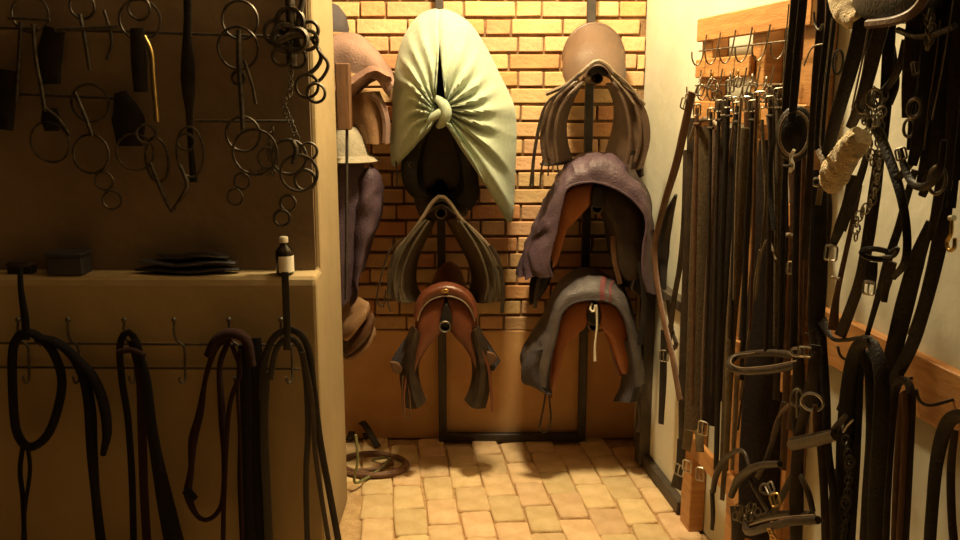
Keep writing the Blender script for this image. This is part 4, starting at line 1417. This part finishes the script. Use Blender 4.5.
tack('reins', 'broad black rein slanting down across the wall gap', 'reins', [
    ('rein', 'leather_black', [(868, -20), (862, 22), (853, 60), (843, 95), (833, 130), (826, 160)], [15, 16, 15, 14, 13, 12], .24, 'r', .006),
    ('rein', 'leather_dark', [(886, 10), (876, 45), (866, 85), (858, 110), (850, 128)], [14, 15, 14, 12, 10], .23, 'r', .006),
    ('edge', 'leather_rim', [(869, 26), (864, 52), (858, 80), (852, 108)], 2.2, .25, 't')])
t = thing('saddle_pad', 'dark saddle pad end with fleece trim at the top right', 'saddle pad', RW(880, 26, .20))
mb = MB()
mb.pillow([RW(x, y, .28) for x, y in ((852, -40), (850, 0), (856, 14), (870, 20), (895, 18), (916, 8), (925, -10), (922, -40))], (.10, .10, 0), .01, 1, 30, .01)
mb.build('pad', 'leather_black', t)
mb = MB()
mb.ribbon([RW(x, y, .285) for x, y in ((868, 24), (880, 23), (897, 20), (912, 13), (922, 2), (928, -12))], .016, .014, CAMN, n=24)
mb.build('trim', 'leather_brown', t)
t = thing('sheepskin_roll', 'crescent of cream sheepskin poking out left of the dark pad', 'sheepskin', RW(846, 22, .24))
mb = MB()
rr = smooth([RW(836, -16, .24), RW(838, 0, .24), RW(844, 12, .24), RW(853, 20, .24), RW(858, 14, .25)], 30)
rg = []
mb.tube(rr, [.010, .020, .022, .018, .008], 12)
mb.v = [tuple(Vector(v) + noise.noise_vector(Vector(v) * 90) * .003) for v in mb.v]
mb.build('fleece', 'fleece', t)

t = thing('sheepskin_noseband', 'cream sheepskin noseband sleeve slung between black straps', 'noseband', RW(838, 200, .25))
pp = smooth([RW(830, 192, .26), RW(834, 176, .265), RW(843, 160, .27), (RW(853, 146, .27)), RW(862, 136, .265)], 44)
mb = MB()
mb.tube(pp, [.010, .026, .030, .028, .026, .026, .022], 18)
mb.v = [tuple(Vector(v) + noise.noise_vector(Vector(v) * 70) * .006 + noise.noise_vector(Vector(v) * 170) * .003) for v in mb.v]
mb.build('fleece', 'fleece', t)
mb = MB()
mb.ribbon(path_r([(818, 205), (822, 180), (824, 165), (818, 150)], .25), .012, .004, CAMN, n=12)
mb.build('strap', 'leather_rim', t)
mb = MB()
c = RW(829, 171, .288)
mb.lathe(c, [(.001, -.006), (.006, -.003), (.006, .003), (.001, .006)], 10)
mb.build('stud', 'cap_black', t)
tack('bridle', 'black bridle crossing behind the sheepskin with a curved noseband', 'bridle', [
    ('noseband', 'leather_black', [(852, 112), (866, 116), (877, 130), (886, 150), (894, 172), (902, 200), (907, 235), (905, 262), (893, 278)], [10, 11, 11, 10, 10, 9, 8, 8, 6], .21, 'r', .006),
    ('cheek_strap', 'leather_dark', [(890, 20), (888, 60), (886, 100), (884, 140)], [12, 12, 12, 8], .19, 'r', .005),
    ('throat_lash', 'leather_dark', [(906, 40), (898, 70), (884, 90), (868, 100)], [8, 7, 7, 6], .2, 'r', .005),
    ('chain', 'steel_dull', [(872, 92), (876, 104), (870, 116), (868, 140), (872, 160)], 14, .215, 'c'),
    ('ring', 'steel_dull', [(874, 98)], (7, 9, 0), .22, 'o', .003),
    ('cheek_strap', 'leather_black', [(868, 150), (862, 172), (852, 200), (842, 230)], [6, 8, 9, 9], .2, 'r')])
tack('bridle', 'black bridle with open square buckle hanging under the sheepskin', 'bridle', [
    ('cheek_strap', 'leather_black', [(853, 175), (847, 205), (838, 232), (833, 244)], [9, 10, 11, 8], .19, 'r', .005),
    ('buckle', 'steel', [(831, 253), (832, 243)], (12, 15), .195, 'b'),
    ('cheek_strap', 'leather_brown', [(860, 185), (852, 225), (842, 270), (836, 300), (833, 330)], [5, 5, 5, 6, 11], .18, 'r'),
    ('keeper', 'leather_rim', [(840, 279), (832, 277)], 3, .19, 't')])
tack('bridle', 'bridle with an oval dark noseband ring and hanging strap end buckle', 'bridle', [
    ('cheek_strap', 'leather_dark', [(880, 150), (875, 190), (868, 240), (860, 280), (850, 310), (840, 336)], [10, 12, 12, 11, 11, 12], .17, 'r', .005),
    ('noseband', 'leather_black', [(876, 254)], (14, 5, .0), .19, 'o', .006),
    ('noseband_loop', 'leather_black', [(884, 257), (894, 256), (898, 248), (890, 252)], 4, .19, 't'),
    ('chin_strap', 'leather_black', [(872, 262), (871, 275), (870, 284)], [11, 12, 11], .2, 'r', .005),
    ('buckle', 'steel', [(869, 288), (870, 278)], (11, 13), .21, 'b'),
    ('chain', 'steel_dull', [(884, 96), (880, 130), (878, 170), (872, 200), (858, 218), (856, 236)], 22, .2, 'c')])
tack('reins', 'thin black rein running from the upper right to the lower board', 'reins', [
    ('rein', 'leather_black', [(915, 170), (906, 200), (898, 230), (888, 260), (880, 290), (870, 325), (862, 352), (850, 378), (838, 410)], [6, 7, 8, 8, 6, 5, 5, 4, 4], .15, 'r', .005),
    ('keeper', 'leather_dark', [(893, 262), (886, 285), (884, 302)], [8, 10, 6], .16, 'r', .006)])
tack('reins', 'wide black double strap hanging in a long narrow loop at the right', 'reins', [
    ('strap', 'leather_black', [(931, 222), (918, 256), (906, 300), (895, 345), (884, 388)], [9, 16, 18, 17, 14], .10, 'r', .006),
    ('strap', 'leather_black', [(946, 168), (944, 210), (938, 250), (926, 300), (912, 345), (890, 388)], [14, 15, 14, 13, 13, 12], .115, 'r', .006),
    ('edge', 'leather_rim', [(933, 250), (925, 282), (914, 318), (908, 334)], 2.0, .12, 't')])
tack('bridle', 'dark bridle with vertical cheek straps right of the wall gap', 'bridle', [
    ('cheek_strap', 'leather_dark', [(916, 20), (912, 60), (908, 95), (906, 118)], [18, 18, 14, 8], .22, 'r', .006),
    ('cheek_strap', 'leather_black', [(932, -20), (930, 40), (925, 90), (920, 130), (912, 165)], [18, 18, 16, 14, 10], .21, 'r', .006),
    ('buckle', 'steel_dull', [(915, 68), (914, 58)], (6, 12), .24, 'b'),
    ('ring', 'steel_dull', [(914, 108)], (6, 9, 0), .23, 'o', .0035),
    ('chain', 'steel_dull', [(928, 10), (931, 30), (928, 44)], 8, .235, 'c'),
    ('edge', 'leather_rim', [(953, 0), (947, 40), (940, 80), (932, 120)], 1.5, .24, 't')])
tack('bridle', 'black bridle bunch filling the top right corner', 'bridle', [
    ('cheek_strap', 'leather_black', [(950, -30), (948, 30), (944, 80), (940, 130), (932, 170), (922, 196)], [16, 18, 18, 18, 14, 8], .19, 'r', .006),
    ('cheek_strap', 'leather_dark', [(962, -20), (958, 50), (954, 110), (950, 160), (946, 190)], [14, 15, 15, 12, 10], .18, 'r', .006),
    ('cheek_strap', 'leather_black', [(972, -10), (968, 80), (962, 140), (957, 180)], [14, 14, 12, 10], .20, 'r', .006),
    ('bit_ring', 'steel_dull', [(937, 180)], (8, 14, 0), .205, 'o', .0035),
    ('rein', 'leather_black', [(914, 160), (904, 172), (896, 180)], [6, 7, 8], .21, 'r'),
    ('edge', 'leather_rim', [(940, 20), (936, 60), (928, 110), (924, 150)], 1.8, .205, 't')])
tack('lead_strap', 'black strap ending in a snap hook at the right edge', 'lead strap', [
    ('strap', 'leather_black', [(962, 90), (958, 140), (954, 180), (951, 208)], [9, 9, 9, 9], .12, 'r', .005),
    ('cap', 'steel', [(954, 218), (950, 218)], 6, .12, 't'),
    ('snap_hook', 'brass', [(952, 220), (951, 234), (947, 242), (949, 250), (954, 248), (955, 238)], 4, .12, 't')])
tack('leather_strap', 'broad black leather breastplate hanging in the middle of the tack', 'strap', [
    ('body', 'leather_black', [(818, 170), (819, 220), (818, 280), (816, 320), (818, 345)], [15, 18, 19, 18, 16], .17, 'r', .010),
    ('top_ring', 'steel', [(818, 182)], (6, 4, 0), .18, 'o', .003),
    ('strap', 'leather_brown', [(808, 170), (806, 230), (802, 300), (798, 360), (790, 430)], [9, 9, 9, 8, 8], .15, 'r'),
    ('side_strap', 'leather_black', [(822, 320), (832, 338), (846, 340), (858, 338), (868, 340)], [12, 5, 4, 4, 4], .165, 'r'),
    ('hem', 'leather_dark', [(826, 170), (830, 210), (826, 260)], [4, 5, 4], .16, 'r')])

# --- lower bridles in front
tack('bridle', 'brown bridle with a looped browband hanging low before the rack', 'bridle', [
    ('browband', 'leather_dark', [(797, 365), (770, 370), (742, 371), (730, 366), (733, 358), (750, 354), (775, 353), (797, 356)], 7, [.22, .235, .25, .24, .20, .18, .18, .19], 't'),
    ('browband_highlight', 'leather_rim', [(797, 361), (770, 366), (742, 368), (731, 363), (735, 356), (755, 353)], 1.6, [.235, .25, .265, .25, .205, .19], 't'),  # rim highlight of the browband, put in as a paler line
    ('cheek_strap', 'leather_olive', [(729, 340), (728, 400), (726, 450), (722, 500)], [6, 7, 6, 5], .19, 'r', .005),
    ('cheek_strap', 'leather_dark', [(798, 350), (799, 380), (797, 420), (800, 450)], [12, 12, 12, 9], .22, 'r', .006),
    ('cheek_strap', 'leather_rim', [(737, 375), (735, 420), (732, 470)], [5, 5, 4], .2, 'r'),
    ('rein', 'leather_dark', [(747, 372), (742, 400), (738, 430)], 2.5, .21, 't'),
    ('buckle', 'steel', [(805, 352), (805, 342)], (13, 10), .24, 'b'),
    ('ring', 'steel', [(796, 352)], (5, 4, 0), .24, 'o', .0028)])
tack('bridle', 'bridle with a ring bit and criss-crossed straps low before the rack', 'bridle', [
    ('bit_ring', 'steel', [(812, 402)], (11, 9, 0), .24, 'o', .003),
    ('bit_ring', 'steel_dull', [(797, 398)], (6, 9, 0), .235, 'o', .003),
    ('cheek_strap', 'leather_dark', [(815, 345), (813, 375), (808, 400), (801, 430), (797, 470), (796, 545)], [11, 12, 10, 13, 15, 12], .22, 'r', .006),
    ('rein', 'leather_dark', [(784, 402), (776, 430), (766, 460), (757, 478)], 5, .23, 'r'),
    ('rein', 'leather_brown', [(790, 404), (782, 412), (776, 424), (772, 440)], 4, .23, 't'),
    ('rein', 'leather_dark', [(800, 475), (808, 492), (813, 512)], [6, 7, 6], .22, 'r'),
    ('rein', 'leather_dark', [(793, 475), (782, 496), (772, 514)], [6, 7, 6], .22, 'r'),
    ('bit_bar', 'steel', [(797, 392), (797, 418)], 2.6, .245, 't'),
    ('tongue', 'leather_brown', [(815, 405), (815, 440)], [5, 4], .235, 'r')])
tack('bridle', 'bridle with two arched brown nosebands near the bottom of the rack', 'bridle', [
    ('noseband', 'leather_dark', [(713, 492), (716, 476), (724, 460), (736, 451), (744, 452), (748, 462), (751, 474)], [6, 7, 7, 6, 5, 4, 4], .22, 't'),
    ('noseband', 'leather_dark', [(731, 496), (738, 480), (750, 470), (764, 465), (780, 464)], [7, 9, 9, 7, 6], .24, 't'),
    ('strap', 'leather_dark', [(750, 480), (758, 495), (768, 512)], 5, .23, 'r'),
    ('strap', 'leather_dark', [(712, 490), (713, 515), (712, 530)], [5, 5, 4], .22, 'r'),
    ('buckle', 'steel', [(770, 488), (773, 496)], (9, 11), .25, 'b'),
    ('buckle', 'brass', [(775, 500), (777, 508)], (10, 12), .255, 'b'),
    ('ring', 'steel_dull', [(765, 489)], (5, 5, 0), .25, 'o', .003)])
tack('bridle', 'bridle with an oval noseband lying level at the bottom edge', 'bridle', [
    ('noseband', 'leather_dark', [(818, 520), (790, 522), (765, 528), (748, 532), (747, 522), (760, 517), (785, 514), (812, 515)], 7, [.24, .26, .27, .26, .22, .20, .20, .21], 't'),
    ('noseband_highlight', 'leather_rim', [(815, 515), (788, 517), (764, 521), (750, 525)], 1.8, [.25, .275, .285, .275], 't'),  # paler tube paints the highlight along the noseband rim
    ('cheek_strap', 'leather_dark', [(736, 506), (738, 530), (737, 560)], [13, 14, 14], .21, 'r'),
    ('chain', 'steel_dull', [(738, 508), (745, 510), (752, 506), (758, 512)], 7, .23, 'c'),
    ('chain', 'steel_dull', [(735, 516), (744, 519), (752, 516)], 6, .23, 'c'),
    ('buckle', 'brass', [(772, 534), (778, 535)], (12, 10), .27, 'b')])
tack('noseband', 'short padded grey noseband strap between the low bridles', 'noseband', [
    ('band', 'leather_grey', [(790, 446), (800, 444), (815, 441), (834, 436)], [10, 11, 11, 10], .24, 'r', .012),
    ('lining', 'leather_dark', [(790, 440), (805, 437), (834, 431)], [5, 5, 4], .235, 'r'),
    ('end_strap', 'leather_black', [(830, 437), (838, 425), (846, 415)], [8, 7, 5], .235, 'r')])

# --- lower hook board
tack('reins', 'thick black reins bundled over the hook at the left of the low board', 'reins', [
    ('loop', 'leather_black', [(838, 570), (842, 500), (844, 440), (848, 385), (855, 352), (866, 341), (876, 352), (882, 385), (880, 440), (876, 500), (874, 570)], [13, 14, 15, 16, 14, 13, 14, 16, 16, 15, 14], .16, 'r', .008),
    ('loop', 'leather_black', [(848, 570), (852, 490), (855, 420), (858, 370), (865, 352), (871, 372), (873, 430), (868, 500), (864, 570)], [11, 12, 14, 14, 12, 14, 13, 12, 12], .14, 'r', .008),
    ('clip', 'steel', [(843, 420), (843, 432), (847, 426), (853, 420)], 2.2, .18, 't'),
    ('ring', 'iron_dark', [(850, 462)], (4, 6, 0), .175, 'o', .003),
    ('ring', 'iron_dark', [(846, 502)], (4, 6, 0), .175, 'o', .003),
    ('chain', 'iron_dark', [(846, 440), (849, 470), (846, 510), (842, 540)], 17, .17, 'c'),
    ('tail', 'leather_dark', [(838, 470), (832, 510), (828, 560)], [8, 9, 9], .15, 'r')])
tack('reins', 'brown-black leather reins folded over the second hook of the low board', 'reins', [
    ('fold', 'leather_dark', [(884, 570), (887, 490), (891, 430), (895, 392), (900, 381), (907, 382), (911, 396), (909, 440), (906, 500), (902, 570)], [9, 9, 9, 9, 9, 9, 10, 10, 10, 10], .12, 'r', .007),
    ('fold', 'leather_brown', [(893, 570), (896, 480), (900, 420), (903, 388), (905, 420), (902, 490), (897, 570)], [6, 6, 6, 6, 6, 6, 6], .135, 'r', .006),
    ('tail', 'leather_black', [(888, 400), (882, 430), (876, 470), (874, 520), (876, 570)], [5, 8, 9, 9, 9], .11, 'r')])
tack('reins', 'black strap arched over a hook at the lower right edge', 'reins', [
    ('loop', 'leather_black', [(928, 570), (932, 510), (937, 460), (946, 426), (958, 416), (972, 424), (980, 460)], [11, 12, 12, 13, 14, 14, 14], .10, 'r', .007),
    ('tail', 'leather_dark', [(955, 430), (951, 470), (952, 520), (957, 570)], [7, 8, 8, 9], .09, 'r')])

# --- narrow straps hanging among the girths
NARROW = [
    (697, 108, 692, 405, 4.5, 'leather_brown', .185, 'thin brown strap edging the olive girth'),
    (711, 112, 703, 420, 4.0, 'leather_dark', .19, 'thin dark strap over the olive girth'),
    (719, 104, 712, 396, 4.0, 'leather_dark', .18, 'narrow dark strap between the olive and black girths'),
    (728, 100, 716, 470, 6.0, 'leather_black', .17, 'long black leather strap right of the black girth'),
    (737, 106, 731, 350, 4.5, 'leather_black', .185, 'narrow black strap left of the striped girth'),
    (741, 98, 734, 300, 3.0, 'leather_rim', .195, 'pale thin lace left of the striped girth'),
    (753, 104, 742, 380, 6.0, 'leather_black', .18, 'black strap right of the striped girth'),
    (757, 96, 750, 330, 3.5, 'leather_brown', .19, 'thin brown lace before the black sleeve'),
    (770, 100, 766, 352, 5.0, 'leather_dark', .185, 'dark brown strap over the broad black sleeve'),
    (779, 92, 776, 346, 7.0, 'webbing_olive', .165, 'faded webbing strap at the right of the black sleeve'),
    (787, 150, 780, 350, 6.0, 'leather_black', .18, 'black strap below the blinker cup'),
    (800, 140, 793, 348, 8.0, 'leather_black', .165, 'broad black strap right of the blinker cup'),
    (806, 118, 800, 345, 5.0, 'leather_brown', .17, 'brown strap left of the black breastplate'),
]
rs = random.Random(11)
for x0, y0, x1, y1, w, m, off, lab in NARROW:
    mid = ((x0 + x1) / 2 + rs.uniform(-1.5, 1.5), (y0 + y1) / 2)
    q1 = (x0 + (mid[0] - x0) * .5 + rs.uniform(-1, 1), (y0 + mid[1]) / 2)
    parts = [('strap', m, [(x0, y0), q1, mid, (x1, y1)], [w * .9, w, w, w * .9], off, 'r', .005)]
    if w >= 4:
        parts.append(('buckle', 'steel_dull', [(x0, y0 + 2), (x0, y0 + 12)], (w + 3, 11), off + .006, 'b'))
        parts.append(('keeper', m, [(x0 - w / 2 - .5, y0 + 16), (x0 + w / 2 + .5, y0 + 16)], 3, off + .003, 't'))
    tack('stirrup_leather', lab, 'strap', parts, 'narrow straps on the rack')

# --- more bridles thickening the upper right
tack('bridle', 'plain black bridle headpiece between the slanting reins and dark pad', 'bridle', [
    ('cheek_strap', 'leather_black', [(878, 20), (872, 55), (866, 88), (862, 112)], [14, 14, 13, 10], .21, 'r', .006),
    ('cheek_strap', 'leather_dark', [(888, 28), (893, 58), (896, 84), (890, 104)], [8, 8, 7, 6], .18, 'r', .005),
    ('bit_ring', 'steel_dull', [(864, 104)], (7, 9, 0), .225, 'o', .0035),
    ('curb_chain', 'steel_dull', [(862, 112), (868, 122), (876, 122), (882, 112)], 9, .22, 'c')])
tack('bridle', 'black double bridle with slim steel rings hanging beside the corner bunch', 'bridle', [
    ('cheek_strap', 'leather_black', [(922, -20), (921, 30), (917, 70), (915, 110), (910, 150)], [16, 17, 16, 12, 7], .195, 'r', .006),
    ('cheek_strap', 'leather_black', [(940, -20), (938, 40), (933, 95), (927, 150), (920, 185)], [18, 18, 17, 13, 8], .175, 'r', .006),
    ('cheek_strap', 'leather_dark', [(956, 60), (950, 100), (946, 150), (938, 200), (930, 240)], [12, 13, 12, 10, 7], .165, 'r', .006),
    ('bit_ring', 'steel_dull', [(909, 128)], (5, 9, 0), .22, 'o', .003),
    ('browband', 'leather_dark', [(898, 30), (915, 36), (935, 34), (955, 26)], [7, 7, 7, 7], .235, 't')])
tack('noseband', 'dropped black noseband hanging in a loop above the right wall gap', 'noseband', [
    ('band', 'leather_black', [(900, 150), (906, 172), (916, 186), (930, 184), (940, 168), (944, 140)], [6, 8, 8, 8, 7, 6], .225, 'r', .006),
    ('buckle', 'steel_dull', [(901, 154), (903, 164)], (10, 12), .235, 'b')])
tack('reins', 'dark narrow reins hanging between the breastplate and the low bridles', 'reins', [
    ('rein', 'leather_dark', [(812, 330), (816, 380), (820, 430), (824, 490), (826, 560)], [8, 9, 9, 8, 8], .20, 'r', .005),
    ('rein', 'leather_black', [(822, 335), (826, 400), (828, 450), (834, 500), (836, 560)], [9, 9, 8, 8, 8], .19, 'r', .005)])
